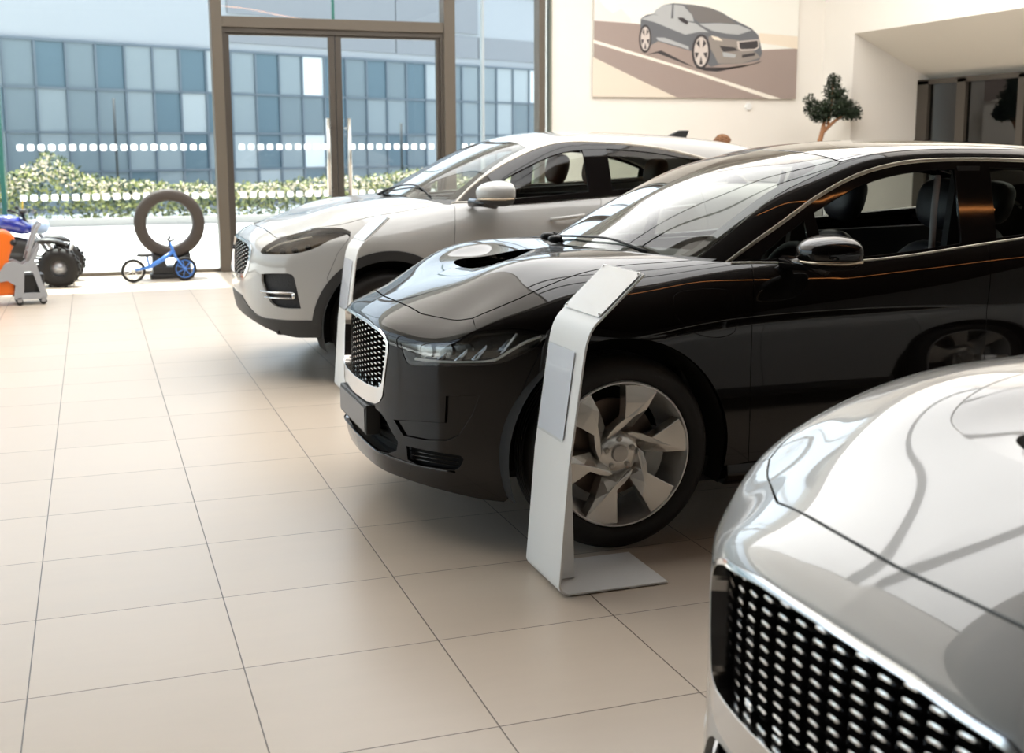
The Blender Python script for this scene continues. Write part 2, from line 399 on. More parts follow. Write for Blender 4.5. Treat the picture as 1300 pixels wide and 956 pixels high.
leaves('blossom',bl_fn,2400,.09,[g4],kind='stuff',parent=hedge_)
# opposite building, receding to the right
BA=Vector((-4.4,31.0,0)); BB=Vector((20.5,43.0,0)); bd=(BB-BA); BL=bd.length; ang=math.atan2(bd.y,bd.x)
bl=empty('office_building',BA,ang,'long pale office building with a blue glass lower storey facing the showroom','building')
m_bw=mat('facade_white',(.44,.47,.49),.6); m_bg=mat('facade_grey',(.29,.305,.32),.6)
gl=[mat('facade_glass_a',(.20,.255,.28),.2,spec=.5),mat('facade_glass_b',(.29,.345,.365),.2,spec=.5),mat('facade_glass_c',(.44,.49,.50),.3),mat('facade_glass_d',(.12,.19,.23),.2,spec=.5),mat('facade_glass_e',(.85,.9,.88),.4)]
m_bm=mat('facade_mullion',(.15,.19,.22),.5)
x0,x1=-14,BL+22; HT=4.22
bm=BM(); box(bm,x0,x1,.12,8,0,7.6); part('wall',bm,m_bw,bl)
bm=BM(); rg=random.Random(5); xx=x0; 
while xx<x1:
    L=rg.uniform(3.5,9); 
    for z0,z1 in ((HT+.25,HT+.95),(HT+1.05,HT+2.2),(HT+2.4,HT+3.4)):
        if rg.random()<.55: box(bm,xx,xx+L-.05,.06,.12,z0,z1)
    xx+=L
part('grey_cladding',bm,m_bg,bl)
bm=BM(); xx=x0; 
while xx<x1:
    base=rg.choice([0,1,0,1,2,3])
    for k,(z0,z1) in enumerate(((0,.95),(.95,1.95),(1.95,3.05),(3.05,HT))):
        mi=base if rg.random()<.6 else rg.choice([0,1,2,3,4] if rg.random()<.5 else [0,3,1])
        box(bm,xx+.03,xx+.77,.05,.11,z0+.03,z1-.03,mi)
    xx+=.8
part('glazing',bm,gl,bl)
bm=BM(); xx=x0
while xx<x1: box(bm,xx-.03,xx+.03,0,.11,0,HT); xx+=.8
for z in (.95,1.95,3.05,HT): box(bm,x0,x1,0,.11,z-.03,z+.03)
part('mullions',bm,m_bm,bl)
def post(px,py,h):
    o=empty('railing_post',(px,py,0)); bm=BM(); tube(bm,[(0,0,-.02),(0,0,h)],.03,8); part('pole',bm,mat('post_dark',(.03,.04,.045),.5),o)
    return o
for i,(px,h,lb) in enumerate(((.55,2.6,'thin dark post above the hedge, left of the showroom doors'),(2.75,2.1,'thin dark post above the hedge, behind the left door leaf'),(6.9,2.1,'thin dark post above the hedge, behind the right door leaf'))):
    o=post(px,27.6,h); tag(o,lb,'post','thin posts beyond the hedge')

# ---------------------------------------------------------------- smooth car body surfaces
class Sp:
    """natural cubic spline basis: B(x) -> weights"""
    def __init__(s,x):
        s.x=np.array(x,float); n=len(x); h=np.diff(s.x)
        A=np.zeros((n,n)); Bm=np.zeros((n,n)); A[0,0]=A[-1,-1]=1
        for i in range(1,n-1):
            A[i,i-1]=h[i-1];A[i,i]=2*(h[i-1]+h[i]);A[i,i+1]=h[i]
            Bm[i,i-1]=6/h[i-1];Bm[i,i]=-6/h[i-1]-6/h[i];Bm[i,i+1]=6/h[i]
        s.M=np.linalg.solve(A,Bm); s.h=h
    def __call__(s,q):
        q=np.asarray(q,float); i=np.clip(np.searchsorted(s.x,q)-1,0,len(s.x)-2)
        h=s.h[i]; b=(q-s.x[i])/h; a=1-b
        bb=np.clip(b,0,1); aa=1-bb
        W=np.zeros(q.shape+(len(s.x),)); f=W.reshape(-1,len(s.x)); r=np.arange(f.shape[0]); ii=i.ravel()
        f[r,ii]+=a.ravel(); f[r,ii+1]+=b.ravel()
        ca=((aa**3-aa)*h*h/6).ravel(); cb=((bb**3-bb)*h*h/6).ravel()
        # linear extrapolation outside: keep derivative of the end
        f+=ca[:,None]*s.M[ii]+cb[:,None]*s.M[ii+1]
        return W
class T1:
    def __init__(s,x,v): s.b=Sp(x); s.v=np.array(v,float)
    def __call__(s,q): return s.b(q)@s.v
class T2:
    def __init__(s,x,y,V): s.a=Sp(x); s.b=Sp(y); s.V=np.array(V,float)
    def __call__(s,p,q): return np.einsum('...i,ij,...j->...',s.a(p),s.V,s.b(q),optimize=True)
def smax(k,*g):
    m=np.maximum.reduce(g); return m+k*np.log(sum(np.exp((x-m)/k) for x in g))
class IPace:
    yn=[0,.25,.45,.6,.72,.85,1.0]
    xn=[-4.2,-3.8,-3.2,-2.5,-1.6,-.8,-.4,-.1,.1,.3,.5,.7,.86,1.0]
    zc=[1.05,1.19,1.25,1.24,1.175,1.12,1.112,1.108,1.10,1.070,.992,.90,.828,.74]
    dr=[[0,0,0,.005,.01,.05,.15]]*6+[[0,0,0,.01,.03,.08,.2],[.012,.004,.004,.025,.058,.125,.25],[.024,.012,.004,.030,.066,.14,.28],
        [.030,.020,.013,.050,.090,.165,.30],[.018,.020,.043,.085,.115,.19,.32],[0,.015,.055,.11,.17,.27,.4],[0,.01,.035,.10,.18,.3,.42],[0,.01,.035,.10,.18,.3,.42]]
    W=([-4.1,-3.8,-3.4,-3.0,-2.5,-1.5,-.5,0,.3,.5,.7,.9],[.72,.86,.935,.955,.95,.94,.945,.947,.93,.905,.86,.80])
    V=([.1,.2,.3,.45,.65,.8,.9,1.0,1.1,1.2,1.4],[-.09,-.035,-.015,0,0,-.006,-.020,-.050,-.090,-.15,-.3])
    P=([0,.2,.37,.48,.6,.7,.8,.87,.93,1.0],[.825,.818,.79,.74,.665,.575,.45,.30,.05,-.3])
    PV=([.1,.2,.3,.5,.65,.75,.82,.9,1.0],[-.10,-.03,0,0,0,-.002,-.008,-.05,-.2])
    gx=[-3.9,-3.6,-3.2,-2.6,-2.1,-1.8,-1.5,-1.28,-1.06,-.88,-.65,-.4,-.12,.1]
    gz=[1.16,1.28,1.42,1.52,1.553,1.559,1.553,1.536,1.502,1.457,1.368,1.245,1.09,.96]
    gy=[0,.2,.4,.55,.65,.75,.85]
    gd=[[0,.005,.015,.03,.06,.13,.22]]*7+[[0,.005,.018,.04,.075,.15,.25],[0,.008,.03,.07,.12,.2,.3],[0,.008,.032,.08,.135,.21,.3],[0,.01,.04,.10,.16,.24,.33],[0,.01,.045,.13,.2,.28,.37],[0,.01,.05,.13,.2,.28,.37],[0,.01,.05,.13,.2,.28,.37]]
    G=([-3.9,-3.3,-2.5,-1.5,-1.0,-.6,-.3,0],[.60,.70,.79,.805,.80,.775,.74,.70])
    tum=.45; gk=.03; back=3.84
    def __init__(s):
        s.t=T2(s.xn,s.yn,np.array(s.zc)[:,None]-np.array(s.dr)); s.w=T1(*s.W); s.v=T1(*s.V); s.p=T1(*s.P); s.pv=T1(*s.PV)
        s.g=T2(s.gx,s.gy,np.array(s.gz)[:,None]-np.array(s.gd)); s.gw=T1(*s.G)
    def body(s,X,y,z):
        a=np.abs(y); a=np.sqrt(a*a+1e-8)
        gT=(z-s.t(X,a))*.9; gS=a-(s.w(X)+s.v(z)); gF=(X-s.p(a)-s.pv(z))*.75
        gB=(-X-s.back+.22*(a/.9)**4+.12*np.clip((z-.7),0,1)**1.5)*.9
        return smax(.018,smax(.04,gT,gS),gF,gB)
    def green(s,X,y,z):
        a=np.sqrt(np.abs(y)**2+1e-8)
        gT=(z-s.g(X,a))*.85; gS=(a-(s.gw(X)-(z-1.07)*s.tum))*.9
        return smax(s.gk,gT,gS)
    def all(s,X,y,z): return np.minimum(s.body(X,y,z),s.green(X,y,z))
def cast(f,o,d,t0,t1,n=160):
    """first crossing from outside along rays o+t d, arrays (N,3)"""
    N=len(o); best=np.full(N,np.nan); ts=np.linspace(t0,t1,n)
    prev=None; lo=np.full(N,np.nan); hi=np.full(N,np.nan)
    for t in ts:
        p=o+d*t; v=f(p[:,0],p[:,1],p[:,2])
        if prev is not None:
            m=np.isnan(lo)&(prev>0)&(v<=0); lo[m]=tp; hi[m]=t
        prev=v; tp=t
    ok=~np.isnan(lo)
    a=np.where(ok,lo,0.); b=np.where(ok,hi,0.)
    for _ in range(22):
        m=(a+b)/2; p=o+d*m[:,None]; v=f(p[:,0],p[:,1],p[:,2]); s=v>0
        a=np.where(s,m,a); b=np.where(s,b,m)
    return np.where(ok,(a+b)/2,np.nan)
def grad(f,p,e=1e-3):
    g=np.stack([f(*(p+np.eye(3)[k]*e).T)-f(*(p-np.eye(3)[k]*e).T) for k in range(3)],-1)
    return g/np.linalg.norm(g,axis=1,keepdims=True)
class EPace(IPace):
    xn=[-3.9,-3.5,-3.0,-2.4,-1.6,-.8,-.4,-.1,.1,.3,.5,.7,.85,1.0]
    zc=[1.10,1.22,1.28,1.30,1.26,1.22,1.195,1.185,1.165,1.135,1.085,1.02,.955,.86]
    W=([-3.8,-3.5,-3.1,-2.7,-2.2,-1.5,-.5,0,.3,.5,.7,.95],[.74,.86,.93,.955,.95,.94,.942,.95,.94,.925,.89,.84])
    V=([.1,.2,.3,.45,.65,.85,1.0,1.1,1.2,1.3,1.5],[-.09,-.035,-.015,0,0,-.002,-.015,-.045,-.085,-.14,-.3])
    P=([0,.2,.37,.48,.6,.7,.8,.87,.93,1.0],[.89,.885,.865,.84,.79,.715,.58,.40,.13,-.3])
    PV=([.1,.2,.3,.4,.6,.75,.88,.98,1.1],[-.16,-.12,-.07,-.03,0,-.002,-.02,-.08,-.25])
    gx=[-3.6,-3.35,-3.0,-2.65,-2.3,-1.9,-1.5,-1.27,-1.05,-.85,-.65,-.4,-.2,.1]
    gz=[1.25,1.40,1.52,1.585,1.62,1.64,1.645,1.633,1.595,1.53,1.44,1.31,1.20,1.03]
    G=([-3.6,-3.2,-2.5,-1.5,-1.0,-.6,-.3,0],[.66,.74,.83,.86,.86,.84,.81,.77])
    tum=.38; back=3.53
    def green(s,X,y,z):
        a=np.sqrt(np.abs(y)**2+1e-8)
        gT=(z-s.g(X,a))*.85; gS=(a-(s.gw(X)-(z-1.16)*s.tum))*.9
        return smax(s.gk,gT,gS)

# ---------------------------------------------------------------- car panels cut out of a smooth surface
class Chart:
    def __init__(s,kind,c): s.k=kind; s.c=c
    def to(s,P):
        P=np.asarray(P,float)
        if s.k=='r': return np.stack([P[:,0],np.arctan2(P[:,1],P[:,2]-s.c)*.75],-1)
        if s.k=='w': return np.stack([np.arctan2(P[:,1],P[:,0]-s.c)*.75,P[:,2]],-1)
        return np.stack([np.arctan2(P[:,1],s.c-P[:,0])*.9,P[:,2]],-1)
    def ray(s,Q):
        z=np.zeros(len(Q))
        if s.k=='r': o=np.stack([Q[:,0],z,z+s.c],-1); t=Q[:,1]/.75; d=np.stack([z,np.sin(t),np.cos(t)],-1)
        elif s.k=='w': o=np.stack([z+s.c,z,Q[:,1]],-1); t=Q[:,0]/.75; d=np.stack([np.cos(t),np.sin(t),z],-1)
        else: o=np.stack([z+s.c,z,Q[:,1]],-1); t=Q[:,0]/.9; d=np.stack([-np.cos(t),np.sin(t),z],-1)
        return o+d*1.7,-d
def snap(f,ch,Q):
    o,d=ch.ray(Q); t=cast(f,o,d,0.0,1.62,48)
    bad=np.isnan(t)
    if bad.any(): t[bad]=1.0 if bad.all() else np.nanmean(t)
    return o+d*t[:,None]
def inpoly(Q,poly):
    x,y=Q[:,0],Q[:,1]; r=np.zeros(len(Q),bool); n=len(poly); j=n-1
    for i in range(n):
        xi,yi=poly[i]; xj,yj=poly[j]
        if abs(yj-yi)>1e-12:
            c=((yi>y)!=(yj>y))&(x<(xj-xi)*(y-yi)/(yj-yi)+xi); r^=c
        j=i
    return r
def densify(P,h):
    out=[]; n=len(P)
    for i in range(n):
        a,b=P[i],P[(i+1)%n]; d=np.linalg.norm(b-a)
        if d<1e-5: continue
        k=max(1,int(math.ceil(d/h)))
        for j in range(k): out.append(a+(b-a)*j/k)
    return np.array(out)
def inset(P,g):
    n=len(P); A=.5*sum(P[i][0]*P[(i+1)%n][1]-P[(i+1)%n][0]*P[i][1] for i in range(n)); s=1 if A>0 else -1; out=[]
    for i in range(n):
        a=P[i]-P[i-1]; b=P[(i+1)%n]-P[i]; a=a/(np.linalg.norm(a)+1e-9); b=b/(np.linalg.norm(b)+1e-9)
        na=np.array([-a[1],a[0]])*s; nb=np.array([-b[1],b[0]])*s; m=na+nb; l=np.linalg.norm(m)
        m=m/l if l>1e-6 else na; out.append(P[i]+m*g/max(.5,float(m@na)))
    return np.array(out)
def panel_data(f,ch,poly,holes=(),h=.02,gap=.0022,off=0.,lip=.014,hgap=None):
    """poly/holes: lists of 3D points near the surface -> verts, faces, normals"""
    outer=inset(densify(ch.to(poly),h),gap)
    hs=[inset(densify(ch.to(q),h),-(gap if hgap is None else hgap)) for q in holes]
    V=[]; E=[]
    for lp in [outer]+hs:
        b=len(V); V+=list(lp); n=len(lp); E+=[(b+i,b+(i+1)%n) for i in range(n)]
    lo=outer.min(0); hi=outer.max(0)
    gx=np.arange(lo[0]+h*.5,hi[0],h); gy=np.arange(lo[1]+h*.5,hi[1],h)
    if len(gx) and len(gy):
        G=np.stack(np.meshgrid(gx,gy,indexing='ij'),-1); G[:,1::2,0]+=h*.5; G=G.reshape(-1,2)
        k=inpoly(G,outer)
        for q in hs: k&=~inpoly(G,q)
        G=G[k]; B=np.array(V)
        if len(G):
            keep=np.ones(len(G),bool)
            for i in range(0,len(G),800):
                d=((G[i:i+800,None]-B[None])**2).sum(-1).min(1); keep[i:i+800]=d>(h*.45)**2
            V+=list(G[keep])
    r=delaunay_2d_cdt([Vector((float(v[0]),float(v[1]))) for v in V],E,[],0,1e-6,True)
    vv=np.array([[v.x,v.y] for v in r[0]]); T=np.array([t for t in r[2] if len(t)==3])
    c=vv[T].mean(1); k=inpoly(c,outer)
    for q in hs: k&=~inpoly(c,q)
    T=T[k]; used=np.unique(T); mp=-np.ones(len(vv),int); mp[used]=np.arange(len(used)); T=mp[T]; vv=vv[used]
    P=snap(f,ch,vv); N=grad(f,P)
    o=off(P) if callable(off) else off
    P2=P+N*(o[:,None] if isinstance(o,np.ndarray) else o)
    # orient
    a,b_,c_=P2[T[:,0]],P2[T[:,1]],P2[T[:,2]]; fn=np.cross(b_-a,c_-a); s=(fn*N[T[:,0]]).sum(1)<0
    T[s]=T[s][:,::-1]
    if callable(off) or (isinstance(off,np.ndarray)):
        a,b_,c_=P2[T[:,0]],P2[T[:,1]],P2[T[:,2]]; fn=np.cross(b_-a,c_-a); NN=np.zeros_like(P2)
        for q in range(3): np.add.at(NN,T[:,q],fn)
        NR=NN/(np.linalg.norm(NN,axis=1,keepdims=True)+1e-12)
    else: NR=N
    faces=[tuple(map(int,t)) for t in T]; verts=[tuple(p) for p in P2]; norms=[tuple(q) for q in NR]
    if lip>0:
        cnt={}
        for t in faces:
            for i in range(3):
                e=(t[i],t[(i+1)%3]); cnt[(min(e),max(e))]=cnt.get((min(e),max(e)),0)+1
        for t in list(faces):
            for i in range(3):
                e=(t[i],t[(i+1)%3])
                if cnt[(min(e),max(e))]!=1: continue
                p,q=P2[e[0]],P2[e[1]]; n0,n1=N[e[0]],N[e[1]]
                sd=np.cross(q-p,n0); sd=sd/(np.linalg.norm(sd)+1e-12); b=len(verts)
                rr=.0012
                q0=p+sd*rr-n0*rr; q1=q+sd*rr-n1*rr
                # rounded edge then flange
                m0=(n0+sd); m0/=np.linalg.norm(m0); m1=(n1+sd); m1/=np.linalg.norm(m1)
                verts+=[tuple(p),tuple(q),tuple(q1),tuple(q0)]; norms+=[tuple(n0),tuple(n1),tuple(sd),tuple(sd)]
                faces.append((b+1,b,b+3,b+2))
                b=len(verts); verts+=[tuple(q0),tuple(q1),tuple(q1-n1*lip),tuple(q0-n0*lip)]; norms+=[tuple(sd)]*4
                faces.append((b+1,b,b+3,b+2))
    return verts,faces,norms
def mk(name,data,m,parent,mirror=False):
    v,f,n=data
    if mirror:
        v=[(a,-b,c) for a,b,c in v]; n=[(a,-b,c) for a,b,c in n]; f=[t[::-1] for t in f]
    me=bpy.data.meshes.new(name); me.from_pydata(v,[],f); me.update()
    me.polygons.foreach_set('use_smooth',[True]*len(f))
    me.materials.append(m)
    me.normals_split_custom_set_from_vertices([Vector(q).normalized() for q in n])
    o=bpy.data.objects.new(name,me); col.objects.link(o)
    if parent: o.parent=parent
    return o
def panel(name,f,ch,poly,m,parent,both=False,**k):
    d=panel_data(f,ch,poly,**k); o=mk(name,d,m,parent)
    if both: return o,mk(name,d,m,parent,True)
    return o
def sym(half):
    """half outline from centreline to centreline (y>=0) -> closed"""
    return [tuple(p) for p in half]+[(p[0],-p[1],p[2]) for p in half[::-1] if abs(p[1])>1e-6]
class Snap:
    def __init__(s,f): s.f=f
    def fix(s,P,L,w):
        b=np.isnan(P).any(1)
        if b.any():
            print('SNAP MISS',w,L[b].tolist()); P=P[~b]
        return [tuple(q) for q in P]
    def top(s,L):
        L=np.array(L,float); o=np.stack([L[:,0],L[:,1],np.full(len(L),1.9)],-1); t=cast(s.f,o,np.repeat([[0,0,-1.]],len(L),0),0,1.7,200); return s.fix(o-np.array([0,0,1])*t[:,None],L,'top')
    def side(s,L):
        L=np.array(L,float); o=np.stack([L[:,0],np.full(len(L),1.3),L[:,1]],-1); t=cast(s.f,o,np.repeat([[0,-1.,0]],len(L),0),0,1.3,200); return s.fix(o-np.array([0,1,0])*t[:,None],L,'side')
    def front(s,L):
        L=np.array(L,float); o=np.stack([np.full(len(L),1.3),L[:,0],L[:,1]],-1); t=cast(s.f,o,np.repeat([[-1.,0,0]],len(L),0),0,2,200); return s.fix(o-np.array([1,0,0])*t[:,None],L,'front')

m_black_paint=mat('black_car_paint',(.0035,.0026,.0022),.4,spec=.03,coat=.8)
m_white_paint=mat('white_car_paint',(.43,.43,.42),.35,spec=.3,coat=1.0)
m_chrome=mat('chrome_trim',(.70,.70,.70),.12,metal=1); m_satin=mat('satin_trim',(.74,.70,.62),.3,metal=.45)
m_gloss=mat('gloss_black',(.007,.006,.006),.05,spec=.5); m_matt=mat('black_cladding',(.028,.029,.030),.5)
m_void=mat('void_black',(.006,.006,.006),.9); m_cabin=mat('cabin_black',(.012,.012,.013),.7)
m_seat=mat('black_leather',(.018,.018,.022),.45); m_tan=mat('tan_leather',(.13,.052,.026),.5)
m_clear=glass('clear_car_glass',(.90,.93,.91),1.5,1.0); m_wind=glass('windscreen_glass',(.60,.64,.62),1.62,1.35); m_tint=glass('privacy_glass',(.46,.50,.47),1.5,1.0)
m_roofg=mat('roof_glass',(.01,.01,.01),.05,spec=.8,coat=1.0)
m_lampc=glass('lamp_cover',(.86,.88,.88),1.5,2.4)
m_tyre=mat('tyre_rubber',(.009,.0075,.0065),.6,spec=.35,bump=(60,.15)); m_alloy=mat('alloy_silver',(.70,.68,.645),.24,metal=.8); m_alloyd=mat('alloy_inner',(.70,.69,.67),.3,metal=.45)
m_disc=mat('brake_disc',(.16,.115,.09),.4,metal=.8); m_cal=mat('brake_caliper',(.46,.46,.43),.4); m_drl=mat('light_strip',(.95,.95,.92),.3); m_plate=mat('plate_blank',(.12,.123,.13),.35)
m_strap=mat('grey_strap',(.35,.35,.36),.6)

def wheel(parent,X,y,R,Rr,side,style=6,wd=.235,rot=0.,m_face=None):
    """wheel whose outer face looks along +y (side=1) or -y"""
    m_face=m_face or m_alloy
    w_=bpy.data.objects.new('wheel',None); col.objects.link(w_); w_.parent=parent; w_.location=(X,y,R); w_.empty_display_size=.1
    if side<0: w_.rotation_euler=(0,0,PI)
    h=wd/2
    bm=BM(); s=R-Rr
    prof=[(Rr+.006,h-.020),(Rr+.012,h-.006),(Rr+s*.25,h+.004),(Rr+s*.5,h+.006),(Rr+s*.72,h-.002),(R-.016,h-.018),(R-.005,h-.034),(R,h-.055)]
    for k in range(4):
        yy=h-.055-(k+1)*(wd-.11)/5
        prof+=[(R,yy+.006),(R-.007,yy+.004),(R-.007,yy-.004),(R,yy-.006)]
    prof+=[(R,-h+.055),(R-.01,-h+.025),(Rr+s*.6,-h),(Rr+.01,-h+.01),(Rr-.004,-h+.03),(Rr-.004,h-.03)]
    lathe(bm,prof,72,'y',closed=True); 
    obj('tyre',bm,m_tyre,w_,smooth=.7)
    bm=BM(); lathe(bm,[(Rr+.008,h-.012),(Rr+.004,h-.005),(Rr-.001,h-.005),(Rr-.004,h-.014),(Rr-.010,h-.06),(Rr-.022,.0),(Rr-.04,-h+.05),(Rr+.002,-h+.015)],72,'y')
    rim=obj('rim',bm,m_alloyd if style==6 else m_face,w_,smooth=.6)
    bm=BM(); F0=h-.020
    def P(r,a,d):
        t=math.radians(a+rot); return (-r*(Rr+.002)*math.cos(t),F0+.010-d,r*(Rr+.002)*math.sin(t))
    if style==6:
        for k in range(6):
            b0=58+60*k
            loop=[(1.0,0,.002),(.70,-.5,.006),(.40,-2,.045),(.30,22,.05),(.255,45,.035),(.27,60,.016),(.30,72,.014),(.345,60,.010),(.41,42,.006),(.50,26,.003),(.72,27.5,.0),(.965,29,.0),(.985,19,0),(.995,9,0)]
            V=[bm.verts.new(P(r,b0+a,d)) for r,a,d in loop]; W=[bm.verts.new(P(r,b0+a,d+.055)) for r,a,d in loop]
            n=len(loop)
            # crease runs from the outer trailing corner to the inner tip
            cs=[bm.verts.new(P(.78,b0+5,0.0)),bm.verts.new(P(.56,b0+12,.001)),bm.verts.new(P(.40,b0+24,.004))]
            up=[V[0],cs[0],cs[1],cs[2],V[6]][::1]
            bm.faces.new([V[0],V[13],V[12],V[11],V[10],cs[0]]); bm.faces.new([cs[0],V[10],V[9],cs[1]]); bm.faces.new([cs[1],V[9],V[8],cs[2]]); bm.faces.new([cs[2],V[8],V[7],V[6]])
            bm.faces.new([V[0],cs[0],V[1]]); bm.faces.new([V[1],cs[0],cs[1],V[2]]); bm.faces.new([V[2],cs[1],cs[2],V[3]]); bm.faces.new([V[3],cs[2],V[5],V[4]]); bm.faces.new([cs[2],V[6],V[5]])
            for i in range(n): bm.faces.new((V[i],W[i],W[(i+1)%n],V[(i+1)%n]))
        bmesh.ops.recalc_face_normals(bm,faces=bm.faces)
        sp=obj('spokes',bm,m_face,w_,bevel=.0025)
    else:
        for k in range(5):
            for sgn in (-1,1):
                a=k*72; 
                pts=[P(.15,a+sgn*20,.03),P(.5,a+sgn*9,.015),P(.97,a+sgn*13,.0)]
                tube(bm,pts,[.026,.018,.02],8)
        sp=obj('spokes',bm,m_face,w_)
    bm=BM(); lathe(bm,[(.0,F0-.010),(.040,F0-.011),(.066,F0-.014),(.082,F0-.024),(.090,F0-.06),(.09,F0-.10)],40,'y'); hb=obj('hub',bm,m_face,w_,smooth=.6)
    bm=BM(); lathe(bm,[(.0,F0+.002),(.030,F0+.001),(.033,F0-.004),(.034,F0-.014)],32,'y'); o=obj('hub_cap',bm,mat('hub_cap_grey',(.52,.50,.47),.3,metal=.7),w_,smooth=.6)
    for k in range(5):
        t=math.radians(20+72*k); c=(-.0565*math.cos(t),0,.0565*math.sin(t))
        bm=BM(); lathe(bm,[(.0,F0-.001),(.0075,F0-.001),(.0105,F0-.005),(.0105,F0-.03)],12,'y',c=c)
        obj('wheel_nut',bm,mat('nut_steel',(.42,.40,.37),.3,metal=.8),w_,smooth=.6)
    bm=BM(); lathe(bm,[(.05,-.01),(Rr*.70,-.01),(Rr*.70,-.035),(.05,-.035)],48,'y',closed=True); obj('brake_disc',bm,m_disc,w_,smooth=.5)
    bm=BM()
    pts=[]
    for a in range(-32,33,8): pts.append((Rr*.50*math.cos(math.radians(a)),Rr*.50*math.sin(math.radians(a))))
    for a in range(32,-33,-8): pts.append((Rr*.79*math.cos(math.radians(a)),Rr*.79*math.sin(math.radians(a))))
    prism(bm,pts,'y',-.06,.028); c=obj('brake_caliper',bm,m_cal,w_,bevel=.006); c.rotation_euler=(0,(PI-.25 if side>0 else .25),0)
    if side<0: pass
    return w_
def seat(parent,X,y,m,strap=None,hz=1.20):
    e=bpy.data.objects.new('seat',None); col.objects.link(e); e.parent=parent; e.location=(X,y,0)
    bm=BM(); squad(bm,(.06,0,.46),(.27,.26,.09),3.2); obj('seat_cushion',bm,m,e)
    R=Matrix.Rotation(-.36,3,'Y')
    def lean(p): return p
    bm=BM(); fs=squad(bm,(0,0,0),(.075,.245,.33),3.0,28,18,fn=lambda p:[p[0]*(1.15-.2*p[2])+.25*abs(p[1])**2.2*1.0,p[1]*(1-.22*max(0,p[2])**2),p[2]])
    for v in bm.verts: v.co=Matrix.Rotation(-.30,3,'Y')@v.co+Vector((-.24,0,.78))
    obj('seat_back',bm,m,e)
    bm=BM(); squad(bm,(0,0,0),(.072,.135,.118),2.8,24,16,fn=lambda p:[p[0]+.25*abs(p[1])**2,p[1]*(1+.10*p[2]),p[2]])
    for v in bm.verts: v.co=Matrix.Rotation(-.22,3,'Y')@v.co+Vector((-.385,0,hz))
    obj('headrest',bm,m,e)
    if strap:
        bm=BM(); box(bm,-.012,.012,-.028,.028,-.1,.1)
        for v in bm.verts: v.co=Matrix.Rotation(-.30,3,'Y')@v.co+Vector((-.24,y*.0+.02,.98))
        obj('seat_strap',bm,strap,e)
    return e
def grille_mesh(f,ch,x_of,cells,name,parent):
    """honeycomb rings with a bright pill in each; pattern of one part"""
    vs=[];fs=[];mi=[]
    for (yc,zc,sy,sz) in cells:
        base=np.array(x_of(yc,zc)); 
        W_=sy*.333; hexo=[(W_,0),(W_*.5,sz),(-W_*.5,sz),(-W_,0),(-W_*.5,-sz),(W_*.5,-sz)]
        b=len(vs)
        for k,(s_,d) in enumerate(((1.0,-.006),(.90,.0),(.74,-.012),(.70,-.03))):
            for (a,c) in hexo:
                q=x_of(yc+a*s_,zc+c*s_); vs.append((q+d,yc+a*s_,zc+c*s_))
        for k in range(3):
            for i in range(6):
                j=(i+1)%6; fs.append((b+k*6+i,b+k*6+j,b+k*6+6+j,b+k*6+6+i)); mi.append(0)
        b=len(vs); rx=sy*.185; rz=sz*.42; n=10
        for k,(s_,d) in enumerate(((1,-.008),(.72,-.0035),(.0,-.0025))):
            if k<2:
                for i in range(n):
                    t=2*PI*i/n; a=rx*s_*math.copysign(abs(math.cos(t))**.6,math.cos(t)); c=rz*s_*math.copysign(abs(math.sin(t))**.8,math.sin(t))
                    vs.append((x_of(yc+a,zc+c)+d,yc+a,zc+c))
            else: vs.append((x_of(yc,zc)+d,yc,zc))
        for i in range(n):
            j=(i+1)%n; fs.append((b+i,b+j,b+n+j,b+n+i)); mi.append(1); fs.append((b+n+i,b+n+j,b+2*n)); mi.append(1)
    me=bpy.data.meshes.new(name); me.from_pydata(vs,[],fs); me.materials.append(m_gloss); me.materials.append(mat('grille_bright',(.80,.80,.80),.22,metal=1))
    me.polygons.foreach_set('material_index',mi); me.update()
    bm=bmesh.new(); bm.from_mesh(me); bmesh.ops.recalc_face_normals(bm,faces=bm.faces)
    bm.to_mesh(me); bm.free()
    o=bpy.data.objects.new(name,me); col.objects.link(o); o.parent=parent; return o
def arch(cx,cz,r,a0,a1,n,S_):
    """points of a wheel opening on the side, angles in degrees from +X"""
    L=[(cx+r*math.cos(math.radians(a0+(a1-a0)*i/n)),cz+r*math.sin(math.radians(a0+(a1-a0)*i/n))) for i in range(n+1)]
    return S_.side(L)
def strip(name,pts,wd,th,m,parent,both=True,nrm=None):
    """flat moulding swept along 3D points; wd across (mostly z), th outwards (y)"""
    def build(sg):
        bm=BM(); P=[Vector((p[0],p[1]*sg,p[2])) for p in pts]; rings=[]
        for i,p in enumerate(P):
            t=(P[min(i+1,len(P)-1)]-P[max(i-1,0)]).normalized(); out=Vector((0,sg,.25)).normalized(); a=t.cross(out).normalized(); out=a.cross(t).normalized()
            if out.y*sg<0: out=-out
            rings.append([bm.verts.new(p+a*x*wd*.5+out*y_) for x,y_ in ((-1,-th),(-1,th*.4),(-.6,th),(.6,th),(1,th*.4),(1,-th))])
        for i in range(len(rings)-1):
            for k in range(6): bm.faces.new((rings[i][k],rings[i][(k+1)%6],rings[i+1][(k+1)%6],rings[i+1][k]))
        bm.faces.new(rings[0]); bm.faces.new(rings[-1][::-1]); bmesh.ops.recalc_face_normals(bm,faces=bm.faces)
        return obj(name,bm,m,parent,smooth=.5)
    build(1)
    if both: build(-1)
def liner(parent,X,cz,r,y0,y1):
    for sg in (1,-1):
        bm=BM(); lathe(bm,[(r,y1*sg),(r,y0*sg),(.02,y0*sg)],36,'y',c=(X,0,cz),a0=-.35,a1=PI+.35); obj('wheel_arch_liner',bm,m_void,parent)
